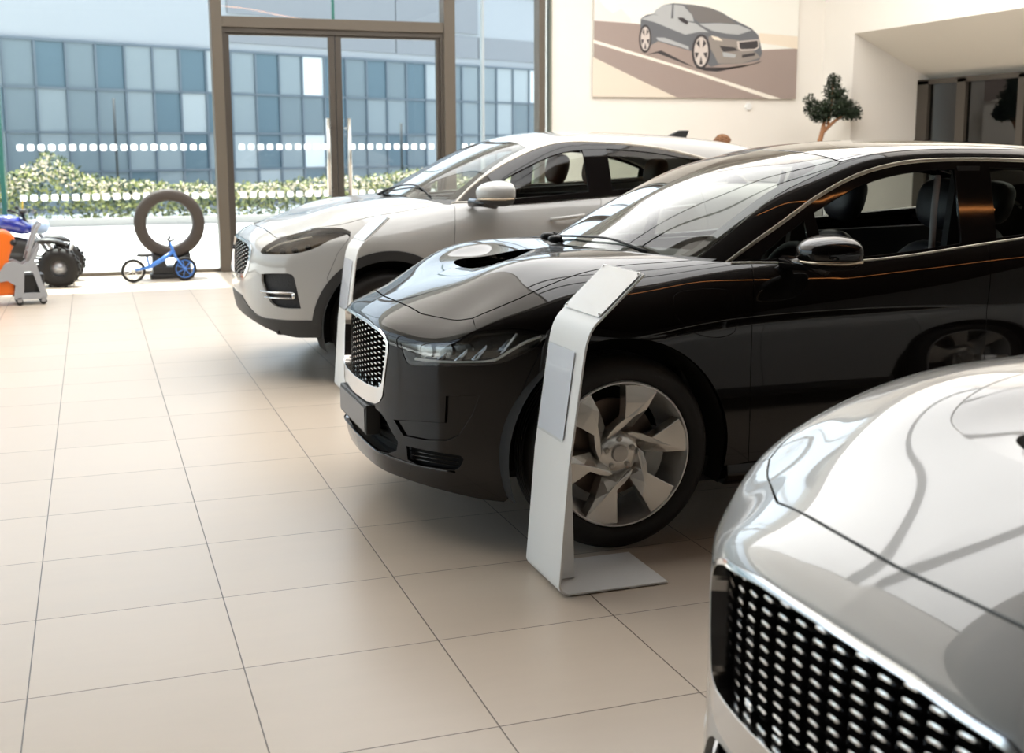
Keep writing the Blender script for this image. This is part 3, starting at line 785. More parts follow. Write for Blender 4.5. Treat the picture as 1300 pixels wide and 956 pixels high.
def cabin(parent,m_s,x_dash,x_front,x_rear,belt,strap=None,hz=1.20):
    bm=BM(); box(bm,x_rear-.9,x_dash+.30,-.80,.80,.20,.30); obj('cabin_floor',bm,m_cabin,parent)
    bm=BM()
    prism(bm,[(x_dash+.32,belt-.10),(x_dash+.02,belt-.035),(x_dash-.14,belt-.05),(x_dash-.20,belt-.13),(x_dash-.14,belt-.30),(x_dash,.35),(x_dash+.2,.3)],'y',-.70,.70); obj('dashboard',bm,m_cabin,parent,bevel=.02)
    for sg in (1,-1):
        bm=BM(); prism(bm,[(x_dash-.12,.3),(x_dash-.05,belt-.01),(x_rear-.5,belt+.03),(x_rear-.6,.3)],'y',sg*.70,sg*.755); obj('door_lining',bm,m_cabin,parent)
    bm=BM(); c=Vector((x_dash-.40,.37,belt-.13)); R=Matrix.Rotation(-.40,3,'Y')
    pts=[c+R@Vector((0,.185*math.cos(t),.185*math.sin(t))) for t in np.linspace(0,2*PI,28,endpoint=False)]
    tube(bm,pts,.016,8,closed=True); tube(bm,[c+R@Vector((0,-.18,0)),c+R@Vector((0,.18,0))],.018,8); tube(bm,[c,c+R@Vector((0,0,-.18))],.016,8); tube(bm,[c,c+Vector((.25,0,-.06))],.03,8)
    obj('steering_wheel',bm,m_cabin,parent)
    for y in (.38,-.38): seat(parent,x_front,y,m_s,strap if y>0 else None,hz)
    for y in (.36,-.36): seat(parent,x_rear,y,m_s,None,hz-.04)
def mirror(parent,c,m_cap,r=(.095,.125,.068),base=None,zarm=None,m_low=None):
    """door mirror on both sides: lid > lower shell, indicator, arm"""
    for sg in (1,-1):
        e=bpy.data.objects.new('door_mirror',None); col.objects.link(e); e.parent=parent
        C=(c[0],c[1]*sg,c[2])
        def fn(p):
            x,y,z=p; x2=x if x<0 else x*1.25*(1-.30*abs(y)**2)
            if x<-.55: x2=-.55-(abs(x)-.55)*.15
            return [x2*(1.0),y*(1-.10*x),z*(1.0-.18*max(0,x))*(1-.16*(y*sg+1)*.5*(1 if z>0 else 0))]
        bm=BM(); squad(bm,C,r,2.5,32,20,fn)
        zc=C[2]-r[2]*.30
        g=bm.verts[:]+bm.edges[:]+bm.faces[:]
        bmesh.ops.bisect_plane(bm,geom=g,plane_co=(0,0,zc),plane_no=(0,0,1),clear_inner=True)
        obj('mirror_cap',bm,m_cap,e)
        bm=BM(); squad(bm,C,(r[0]*.975,r[1]*.98,r[2]),2.5,32,20,fn); g=bm.verts[:]+bm.edges[:]+bm.faces[:]
        bmesh.ops.bisect_plane(bm,geom=g,plane_co=(0,0,zc-.004),plane_no=(0,0,-1),clear_inner=True); obj('mirror_shell',bm,m_low or m_gloss,e)
        bm=BM(); pts=[]
        for t in np.linspace(-.15,.93,12):
            a=t*PI/2*1.0; pts.append((C[0]+r[0]*1.16*math.cos(a)*.98,C[1]+sg*r[1]*math.sin(a)*.97,zc-.010))
        pts.append((C[0]-r[0]*.45,C[1]+sg*r[1]*1.0,zc-.006))
        tube(bm,pts,.0065,8); obj('indicator_strip',bm,mat('indicator_strip',(.60,.50,.38),.15,metal=.7),e)
        bm=BM(); b=base; tube(bm,[(b[0],b[1]*sg,b[2]),(b[0]-.05,(b[1]+c[1])*.5*sg,b[2]+.0),(C[0]+.02,C[1]*1.0,C[2]-r[2]*.85)],[.03,.026,.03],10); obj('mirror_arm',bm,m_gloss,e)
        bm=BM(); squad(bm,(C[0]-r[0]*.52,C[1],C[2]),(.006,r[1]*.86,r[2]*.8),2.6,20,10); obj('mirror_glass',bm,mat('mirror_glass',(.8,.8,.8),.02,metal=1),e)

def ipace(name,loc,paint,label,scoop=0,hq=1.0):
    m=IPace(); B=Snap(m.body); G=Snap(m.green); car=empty(name,loc,PI,label,'car')
    r=Chart('r',.65); w_=Chart('w',.15); bk=Chart('b',-3.0)
    h=.022*hq
    HF=cr(B.top([(.688,0),(.675,.173),(.656,.31),(.638,.415)]),5)
    HC=cr(B.top([(.638,.415),(.590,.515),(.548,.60),(.504,.665)]),4)
    HS=cr(B.top([(.504,.665),(.365,.719),(.205,.717),(.045,.690),(-.122,.668),(-.28,.69),(-.40,.715)]),6)
    HR=cr(B.top([(-.40,.715),(-.345,.64),(-.235,.49),(-.135,.283),(-.095,.14),(-.085,0)]),5)
    # ---- bonnet with its scoop
    SC=cr(B.top([(.386,0),(.385,.15),(.376,.24)]),4)[:-1]+cr(B.top([(.376,.24),(.352,.305),(.29,.345),(.15,.375),(0,.385),(-.13,.385)]),5)[:-1]+cr(B.top([(-.13,.385),(-.115,.34),(-.095,.24),(-.072,.12),(-.065,0)]),3)
    IN=cr(B.top([(.350,0),(.348,.09),(.335,.160),(.30,.180),(.22,.150),(.10,.085),(.03,.035),(.01,0)]),3)
    hood=panel('bonnet',m.body,r,sym(HF+HC[1:]+HS[1:]+HR[1:]),paint,car,holes=[sym(SC)],h=h,gap=.0028,hgap=.0014)
    def dip(P):
        # the scoop's ramp sinks a little towards its mouth
        t=np.clip(1-(np.abs(P[:,1])/.33)**2,0,1)**1.3
        return -.026*np.exp(-((P[:,0]-.22)/.13)**2)*t
    panel('bonnet_scoop',m.body,r,sym(SC),paint,car,holes=[sym(IN)],h=h*.8,gap=.0018,off=dip,lip=.03,hgap=.001)
    panel('scoop_mouth',m.body,r,sym(IN),m_void if scoop==0 else paint,car,h=.03,gap=-.004,off=-.09 if scoop==0 else -.05,lip=0)
    # ---- headlamps
    LT=[(.739,.473,.777),(.655,.585,.790),(.572,.692,.806),(.545,.712,.830),(.508,.738,.848),(.40,.800,.862),(.278,.868,.853)]
    LB=[(.278,.870,.838),(.330,.858,.795),(.371,.842,.767),(.449,.799,.732),(.568,.706,.716),(.650,.610,.706),(.716,.521,.700),(.732,.492,.730)]
    LTs=cr(LT[:3],4)[:-1]+cr(LT[2:],5); LBs=cr(LB,5)
    lamp=LTs+LBs
    # ---- nose: bumper cover around grille, lamps and intakes
    GR=[(.826,0,.834),(.822,.20,.830),(.79,.345,.815),(.776,.385,.797),(.771,.408,.770),(.771,.410,.74),(.781,.395,.659),(.790,.370,.550),(.797,.345,.522),(.806,.31,.508),(.819,.2,.499),(.825,0,.496)]
    GRs=[GR[0],GR[1]]+cr(GR[2:6],4)+cr(GR[5:8],3)[1:]+cr(GR[7:10],4)[1:]+GR[10:]
    INT=[(.82,0,.488),(.805,.30,.488),(.795,.352,.478),(.784,.391,.455),(.771,.426,.416),(.754,.461,.381),(.759,.452,.345),(.778,.404,.322),(.808,.309,.316),(.82,0,.318)]
    FOG=cr([(.730,.505,.372),(.665,.605,.371),(.570,.708,.368)],3)+[(.562,.716,.355),(.572,.705,.325),(.589,.687,.309),(.650,.622,.307),(.700,.552,.305),(.728,.508,.318)]
    CUR=[(.763,.438,.466),(.690,.565,.482),(.617,.657,.490),(.612,.662,.594),(.56,.715,.604),(.510,.756,.606),(.531,.739,.537),(.553,.720,.490),(.576,.701,.447),(.613,.666,.422),(.67,.595,.412),(.738,.490,.412)]
    a0=60.5
    AR=arch(0,.377,.445,33.3,-22,14,B)   # seam down to the lower front corner of the arch
    low=[(.43,.805,.195),(.50,.745,.198),(.552,.698,.205),(.62,.62,.215),(.673,.569,.222),(.75,.44,.232),(.80,.309,.238),(.82,.15,.240),(.825,0,.240)]
    SEAM=B.side([(.300,.80),(.325,.74),(.352,.68)])
    nose=[HF[0]]+HF[1:]+HC[1:]+[(.508,.705,.868)]+[p for p in LTs[::-1] if p[0]>.505]+LBs[::-1]
    nose=[tuple(p) for p in nose if not (abs(p[0]-.278)<.02)]
    nose=[p for p in nose if True]
    # keep only the lower lamp edge back to the seam
    nose=nose+[tuple(SEAM[0])]+[tuple(p) for p in SEAM[1:]]+[tuple(p) for p in AR]+low
    holes=[sym(GRs),sym(INT)]
    for q in (FOG,CUR):
        holes.append(list(q)); holes.append([(p[0],-p[1],p[2]) for p in q][::-1])
    panel('front_bumper',m.body,w_,sym(nose),paint,car,holes=holes,h=h,gap=.0018,lip=.014,hgap=.0014)
    for sg in (1,-1):
        q=[(p[0],p[1]*sg,p[2]) for p in CUR]
        panel('air_curtain',m.body,w_,q,paint,car,h=.03,gap=.003,off=-.011,lip=.01)
        q=[(p[0],p[1]*sg,p[2]) for p in FOG]
        panel('fog_slot',m.body,w_,q,m_void,car,h=.03,gap=-.004,off=-.03,lip=0)
        bm=BM()
        for zz in (.325,.34,.355): tube(bm,[(x*1.0-.012,y*sg,zz) for x,y in ((.728,.508),(.67,.597),(.585,.69))],.003,5)
        obj('fog_slats',bm,m_gloss,car)
    panel('lower_intake',m.body,w_,sym(INT),m_void,car,h=.04,gap=-.02,off=-.07,lip=0)
    bm=BM(); box(bm,.20,.70,-.50,.50,.245,.52); box(bm,.5,.765,-.40,.40,.262,.312); obj('intake_duct',bm,m_void,car)
    bm=BM()
    for zz in (.345,.375,.405,.435,.46):
        pts=[(.775-.28*(y/.5)**2*.35,y,zz) for y in np.linspace(-.41,.41,15)]; tube(bm,pts,.006,6)
    obj('intake_slats',bm,m_void,car)
    lipc=cr([(.825,0,.322),(.81,.305,.316),(.778,.41,.312),(.765,.434,.309),(.695,.558,.302),(.589,.690,.300)],5)
    bm=BM(); pts=[(p[0]+.002,-p[1],p[2]) for p in lipc[::-1]]+[(p[0]+.002,p[1],p[2]) for p in lipc[1:]]; tube(bm,pts,.0045,8); obj('splitter_trim',bm,m_gloss if scoop==0 else m_chrome,car)
    # ---- grille: chrome surround, dark well, honeycomb
    yc_=0.
    cz_=.665
    GI=[(.822,0,.824),(.82,.2,.820)]+[tuple(q) for q in cr([(.79,.335,.806),(.777,.372,.791),(.775,.394,.765),(.777,.397,.735)],3)]+[tuple(q) for q in cr([(.785,.383,.657),(.790,.368,.605),(.795,.352,.587),(.803,.33,.578)],3)]+[(.818,.2,.572),(.824,0,.570)]
    panel('grille_surround',m.body,w_,sym(GRs),m_chrome,car,holes=[sym(GI)],h=.02,gap=.001,hgap=0,off=.004,lip=.045)
    panel('grille_well',m.body,w_,sym(GI),m_void,car,h=.04,gap=-.006,off=-.055,lip=0)
    gp=np.array([(p[1],p[2]) for p in sym(GI)])
    sy,sz=(.106,.01085)
    cells=[]
    j=0; z=.57
    while z<.83:
        y=-.53+(sy/2 if j%2 else 0)
        while y<.53:
            if inpoly(np.array([[y,z]]),gp)[0]: cells.append((y,z,sy,sz))
            y+=sy
        z+=sz; j+=1
    F_=B.front([(y,.68) for y in np.linspace(0,.45,10)]); fx=np.array([p[0] for p in F_]); fy=np.linspace(0,.45,10)
    zz_=np.linspace(.48,.84,10); F2=B.front([(.05,z) for z in zz_]); fz=np.array([p[0] for p in F2]); fz=fz-fz[5]
    def xo(y,z): return float(np.interp(abs(y),fy,fx)+np.interp(z,zz_,fz))-.030
    grille_mesh(m.body,w_,xo,cells,'grille_mesh',car)
    # number plate on its holder
    bm=BM(); box(bm,.775,.838,-.262,.262,.368,.492); obj('plate_holder',bm,m_matt,car,bevel=.006)
    bm=BM(); box(bm,.838,.842,-.250,.250,.380,.480); obj('number_plate',bm,m_plate,car,bevel=.001)
    # ---- lamp internals
    lampL=[tuple(p) for p in lamp]
    for sg in (1,-1):
        e=bpy.data.objects.new('headlamp',None); col.objects.link(e); e.parent=car
        q=[(p[0],p[1]*sg,p[2]) for p in lampL]
        panel('lamp_cover',m.body,w_,q,m_lampc,e,h=.02,gap=.001,off=-.002,lip=0)
        panel('lamp_housing',m.body,w_,q,mat('lamp_silver',(.34,.33,.32),.22,metal=.9),e,h=.03,gap=-.003,off=-.045,lip=0)
        panel('lamp_rim',m.body,w_,q,m_gloss,e,holes=[[(p[0],p[1],.785+(p[2]-.785)*.86) for p in [(a*.985+.008,b*.985+.012*sg,c) for a,b,c in q]]],h=.02,gap=.0005,off=-.004,lip=.045,hgap=0)
        # J-shaped running light along the lower edge turning up
        jl=cr([(.700,.530*sg,.722),(.655,.590*sg,.722),(.575,.682*sg,.726),(.50,.742*sg,.734),(.455,.775*sg,.745),(.42,.800*sg,.770),(.36,.835*sg,.812),(.30,.862*sg,.838)],5)
        jl=snap(m.body,w_,w_.to(jl)); N=grad(m.body,jl); jl=jl-N*.014
        bm=BM(); tube(bm,[tuple(p) for p in jl],.0058,8); obj('light_strip',bm,m_drl,e)
        for (x,y,z,rr) in ((.645,.555,.755,.026),(.585,.625,.765,.026),(.525,.685,.775,.024),(.46,.735,.79,.022)):
            p=np.array([[x,y*sg,z]]); n_=grad(m.body,p)[0]; c=Vector(p[0])-Vector(n_)*.012
            bm=BM(); fs=lathe(bm,[(rr,.01),(rr*.9,0),(rr*.5,-.016),(0,-.02)],20,'x')
            vs=set(v for f in fs for v in f.verts); Q=Vector((1,0,0)).rotation_difference(Vector((1,.25*sg,0)).normalized())
            for v in vs: v.co=Q@v.co+c
            obj('lamp_reflector',bm,m_chrome,e)
        for (x,y,z) in ((.60,.60,.745),(.545,.665,.752),(.49,.715,.765),(.41,.785,.80)):
            bm=BM(); prism(bm,[(x+.03,z-.03),(x-.035,z+.045),(x-.045,z+.045),(x+.018,z-.03)],'y',(y-.03)*sg,(y+.012)*sg); obj('lamp_fin',bm,m_chrome,e)
    # ---- wings, doors, quarters
    def sideP(L): return B.side(L)
    DT=(-.612,1.069)
    FT=sideP([(x,z) for x,z in ((-.612,1.069),(-.585,1.01),(-.560,.93),(-.545,.85),(-.538,.70),(-.537,.55),(-.541,.42),(-.547,.298))])
    wing=[tuple(p) for p in HS]+[(-.46,.742,1.078),(-.54,.775,1.074)]+[tuple(p) for p in cr(FT,3)]+sideP([(-.50,.292),(-.437,.292)])+arch(0,.377,.445,191,33.3,34,B)+SEAM[::-1]+[(.278,.870,.838),(.278,.868,.853)]+[tuple(p) for p in cr([LT[6],LT[5],LT[4]],4)[1:]]+[(.512,.712,.862)]
    FL=cr(sideP([(-.245,.972),(-.30,.985),(-.40,.987),(-.470,.975),(-.483,.93),(-.478,.87),(-.466,.825),(-.42,.808),(-.371,.808),(-.31,.822),(-.262,.852),(-.228,.893),(-.225,.94)]),3,True)
    for sg in (1,-1):
        fl=[(p[0],p[1]*sg,p[2]) for p in FL]; wg=[(p[0],p[1]*sg,p[2]) for p in wing]
        hl=[fl] if (sg==1) else []
        panel('front_wing',m.body,r,wg,paint,car,holes=hl,h=h,gap=.0020,lip=.022,hgap=.0014)
        if sg==1: panel('charging_flap',m.body,r,fl,paint,car,h=h,gap=.0012,lip=.01)
    belt=[(-.612,1.069),(-1.15,1.066),(-1.65,1.106),(-1.98,1.134),(-2.5,1.170),(-3.0,1.200),(-3.25,1.212)]
    bx=np.array([b[0] for b in belt][::-1]); bz=np.array([b[1] for b in belt][::-1])
    bsp=T1([b[0] for b in belt][::-1],[b[1] for b in belt][::-1])
    bl=lambda x: float(bsp(np.array([x]))[0])
    def beltp(x0,x1,n): return sideP([(x,bl(x)) for x in np.linspace(x0,x1,n)])
    D1=[( -1.738,None),(-1.70,.98),(-1.668,.88),(-1.658,.80),(-1.655,.60),(-1.665,.45),(-1.69,.298)]
    e1=sideP([(x,(bl(x) if z is None else z)) for x,z in D1])
    def door(nm,top,back,bot,front):
        poly=[tuple(p) for p in top+back+bot+front]
        panel(nm,m.body,r,poly,paint,car,both=True,h=h*1.1,gap=.0020,lip=.02)
    FTr=[tuple(p) for p in cr(FT,3)]
    door('front_door',beltp(-.612,-1.738,14),[tuple(p) for p in cr(e1,3)[1:]],sideP([(-1.2,.300),(-.8,.300)]),FTr[::-1][:-1])
    cxr=-2.99
    # rear door follows the rear opening
    rd_b=sideP([(-2.60,bl(-2.60)),(-2.62,.95),(-2.63,.80)])+arch(cxr,.377,.452,52,16,8,B)[0:]
    e2=[p for p in rd_b]
    rdb=sideP([(-2.60,bl(-2.6)),(-2.615,1.0),(-2.63,.80),(-2.64,.66)])+arch(cxr,.377,.455,39,12,6,B)+sideP([(-2.50,.40),(-2.46,.298)])
    door('rear_door',beltp(-1.738,-2.60,10),rdb[1:],sideP([(-2.1,.298)]),[tuple(p) for p in cr(e1,3)][::-1][:-1])
    q_top=beltp(-2.60,-3.25,8)+B.top([(-3.35,.66),(-3.55,.60),(-3.70,.50)])
    quarter=[(p[0],p[1],p[2]) for p in q_top]+[(-3.74,.62,1.0),(-3.68,.72,.8),(-3.62,.80,.6),(-3.58,.83,.42),(-3.50,.86,.26),(-3.46,.87,.25)]
    quarter=[tuple(p) for p in q_top]+B.side([(-3.60,1.0),(-3.60,.8),(-3.58,.6),(-3.55,.42),(-3.50,.26)])+arch(cxr,.377,.455,192,39,24,B)+sideP([(-2.64,.66),(-2.63,.80),(-2.615,1.0)])
    panel('rear_quarter',m.body,r,quarter,paint,car,both=True,h=h*1.4,gap=.002,lip=.02)
    tail=[(-3.6,.0,1.17)]
    rear=sym([(-3.82,0,1.10),(-3.78,.35,1.09),(-3.66,.60,1.05),(-3.60,.80,1.0),(-3.60,.86,.8),(-3.58,.88,.6),(-3.55,.90,.42),(-3.50,.92,.26),(-3.75,.5,.26),(-3.84,0,.26)])
    panel('tailgate',m.body,bk,rear,paint,car,h=.05,gap=.002)
    for sg in (1,-1):
        panel('tail_lamp',m.body,bk,[(-3.79,.30*sg,.96),(-3.72,.55*sg,.97),(-3.62,.76*sg,.98),(-3.61,.78*sg,.92),(-3.72,.56*sg,.89),(-3.80,.30*sg,.90)],mat('tail_red',(.25,.01,.01),.2,coat=1),car,h=.04,off=.004)
    # sills
    for sg in (1,-1):
        bm=BM(); prism(bm,[(.925*sg,.292),(.932*sg,.25),(.90*sg,.205),(.70*sg,.20),(.70*sg,.36),(.88*sg,.36)],'x',-2.50,-.455); obj('sill',bm,m_gloss if scoop==0 else m_matt,car,bevel=.008)
    bm=BM(); prism(bm,[(.66,.30),(.66,.245),(.35,.205),(-3.3,.195),(-3.6,.30)],'y',-.50,.50); obj('underbody',bm,m_void,car)
    for X in (0,cxr): liner(car,X,.377,.448,.60,.915)
    # ---- greenhouse
    GE=[(-.36,.638),(-.575,.640),(-.83,.606),(-1.107,.574),(-1.175,.556)]
    gE=cr(G.top(GE),4); HD=cr(G.top([(-1.175,.556),(-1.160,.474),(-1.135,.25),(-1.125,0)]),4)
    WB=cr(G.top([(-.135,0),(-.175,.283),(-.255,.50),(-.335,.620),(-.36,.638)]),4)
    panel('windscreen',m.green,r,sym([tuple(p) for p in WB+gE[1:]+HD[1:]]),m_wind,car,h=.03,gap=.003,off=-.002,lip=.006)
    fr=[tuple(p) for p in WB+gE[1:]+HD[1:]]
    inn=G.top([(-.205,0),(-.235,.26),(-.32,.48),(-.405,.585),(-.60,.590),(-.83,.562),(-1.05,.535),(-1.085,.46),(-1.06,.25),(-1.05,0)])
    panel('windscreen_band',m.green,r,sym(fr),m_gloss,car,holes=[sym([tuple(p) for p in cr(inn,3)])],h=.03,gap=.006,off=-.007,lip=0,hgap=0)
    RG=cr(G.top([(-1.175,.556),(-1.6,.566),(-2.1,.562),(-2.5,.545),(-2.85,.51)]),4)
    panel('roof_glass',m.green,r,sym([tuple(p) for p in HD[::-1]+RG[1:]]+G.top([(-2.9,.3),(-2.92,0)])),m_roofg,car,h=.04,gap=.003,lip=.012)
    DLO=[(-.528,.722,1.045),(-.548,.720,1.073),(-.676,.712,1.151),(-.811,.696,1.226),(-.995,.659,1.324),(-1.176,.635,1.402),(-1.356,.622,1.449),(-1.535,.613,1.471),(-1.829,.613,1.476),(-2.15,.616,1.466),(-2.5,.62,1.430),(-2.85,.64,1.360),(-3.10,.67,1.285),(-3.25,.70,1.214)]
    DL=cr(DLO,5); DL=[tuple(p) for p in snap(m.green,r,r.to(DL))]
    RB=G.top([(-3.0,.49),(-3.3,.46),(-3.62,.44)])+[(-3.66,.60,1.20),(-3.5,.68,1.19),(-3.3,.71,1.195)]
    rail=[tuple(p) for p in gE]+[tuple(p) for p in RG[1:]]+[tuple(p) for p in RB]+DL[::-1]
    panel('roof_rail',m.green,r,rail,paint,car,both=True,h=.024,gap=.002,lip=.016)
    panel('rear_glass',m.green,r,sym(G.top([(-2.94,0),(-2.94,.47),(-3.3,.44),(-3.6,.42),(-3.62,0)])),m_tint,car,h=.05,gap=.003,lip=.01)
    # chrome outline and belt moulding
    ch=[DL[i] for i in range(2,len(DL))]
    chs=[]
    for p in ch: chs.append((p[0],p[1]+.001,p[2]-.006))
    strip('window_chrome',chs,.017,.004,m_satin,car)
    bp=[(x,p[1]-.004,p[2]+.003) for x,p in zip(np.linspace(-.53,-3.25,34),sideP([(x,bl(max(min(x,-.53),-3.25))) for x in np.linspace(-.53,-3.25,34)]))]
    strip('belt_moulding',bp,.010,.004,m_satin,car)
    # side windows: black surround with three panes
    def gy(x,z): return float(m.gw(np.array([x]))[0]-(z-1.07)*m.tum)
    def dz(x): 
        xs=[p[0] for p in DL][::-1]; zs=[p[2] for p in DL][::-1]; return float(np.interp(x,xs,zs))
    def pane(x0,x1,mt,mb,n=10,sl0=0.,sl1=0.):
        xs=np.linspace(x0,x1,n); top=[(x,max(bl(x)+.01,dz(x)-mt)) for x in xs]; bot=[(x,bl(x)+mb) for x in xs[::-1]]
        L=top+bot
        L=[(x+(sl0 if abs(x-x0)<1e-6 else sl1 if abs(x-x1)<1e-6 else 0)*(1 if i<n else 0),z) for i,(x,z) in enumerate(L)]
        return [(x,gy(x,z),z) for x,z in L]
    surround=[(p[0],p[1],p[2]-.004) for p in DL[3:]]+[(x,gy(x,bl(x)-.02),bl(x)-.02) for x in np.linspace(-3.25,-.57,24)]
    P1=[(-.665,gy(-.665,1.085),1.085),(-.70,gy(-.7,1.115),1.115),(-.80,gy(-.8,dz(-.8)-.045),dz(-.8)-.045),(-.905,gy(-.9,dz(-.905)-.045),dz(-.905)-.045),(-.895,gy(-.9,1.085),1.085)]
    P2=pane(-.955,-1.700,.040,.015,12); P2=P2[:12]+[(x,gy(x,bl(x)+.015),bl(x)+.015) for x in np.linspace(-1.640,-.955,12)]
    P2=[p for p in P2]; 
    P3=pane(-1.885,-2.62,.035,.015,10); P3=P3[:10]+[(x,gy(x,bl(x)+.015),bl(x)+.015) for x in np.linspace(-2.62,-1.825,10)]; P4=pane(-2.68,-3.02,.03,.015,6)
    panel('window_surround',m.green,r,surround,m_gloss,car,both=True,holes=[P1,P2,P3,P4],h=.03,gap=.0,off=-.004,lip=.012,hgap=0)
    panel('quarter_light',m.green,r,P1,m_tint,car,both=True,h=.05,gap=-.004,off=-.010,lip=0)
    wd_=panel_data(m.green,r,P2,h=.05,gap=-.004,off=-.012,lip=0)
    mk('front_side_window',wd_,m_clear,car,True)
    if scoop: mk('front_side_window',wd_,m_clear,car)   # on the black car the driver's window is wound down
    panel('rear_side_window',m.green,r,P3,m_tint,car,both=True,h=.05,gap=-.004,off=-.010,lip=0)
    panel('rear_quarter_window',m.green,r,P4,m_tint,car,both=True,h=.05,gap=-.004,off=-.010,lip=0)
    # cowl and wipers
    cow=[tuple(p) for p in HR[::-1]]+[(-.45,.70,1.07),(-.60,.60,1.08),(-.50,.40,1.09),(-.40,.20,1.10),(-.38,0,1.10)]
    panel('cowl',m.body,r,sym(cow),m_matt,car,h=.04,gap=-.004,off=-.014,lip=0)
    def wiper(pts,nm='wiper'):
        q=G.top(pts); bm=BM(); tube(bm,[(p[0],p[1],p[2]+.012) for p in cr(q,4)],.0055,6)
        p0=q[0]; squad(bm,(p0[0]+.03,p0[1],p0[2]-.002),(.035,.022,.018),2.4,14,8); tube(bm,[(p0[0]+.03,p0[1],p0[2]),(p0[0],p0[1],p0[2]+.012)],.008,6); obj(nm,bm,m_matt,car)
    wiper([(-.175,-.14),(-.190,.08),(-.228,.30),(-.300,.50)]); wiper([(-.215,-.34),(-.285,-.47),(-.35,-.56),(-.40,-.60)])
    # interior
    cabin(car,m_seat,-.62,-1.475,-2.40,1.06,None,1.262)
    for sg in (1,-1):
        bm=BM(); prism(bm,[(-1.665,1.0),(-1.80,1.0),(-1.83,1.44),(-1.715,1.44)],'y',.60*sg,.64*sg); obj('belt_pillar',bm,m_cabin,car)
    for sg in (1,-1):
        bm=BM(); tube(bm,[(-1.63,.615*sg,1.40),(-1.60,.64*sg,1.25),(-1.58,.66*sg,1.05),(-1.55,.67*sg,.9)],.014,6); obj('seat_belt',bm,m_strap,car)
    mirror(car,(-.825,1.025,1.125),paint,(.110,.135,.073),base=(-.74,.82,1.072))
    for X in (0,cxr):
        for sg in (1,-1): wheel(car,X,.8215*sg,.377,.276,sg,6,.235)
    # shark-fin aerial
    bm=BM(); prism(bm,[(-2.62,1.50),(-2.86,1.47),(-2.86,1.535),(-2.80,1.55)],'y',-.016,.016); obj('roof_aerial',bm,paint,car,bevel=.012)
    return car

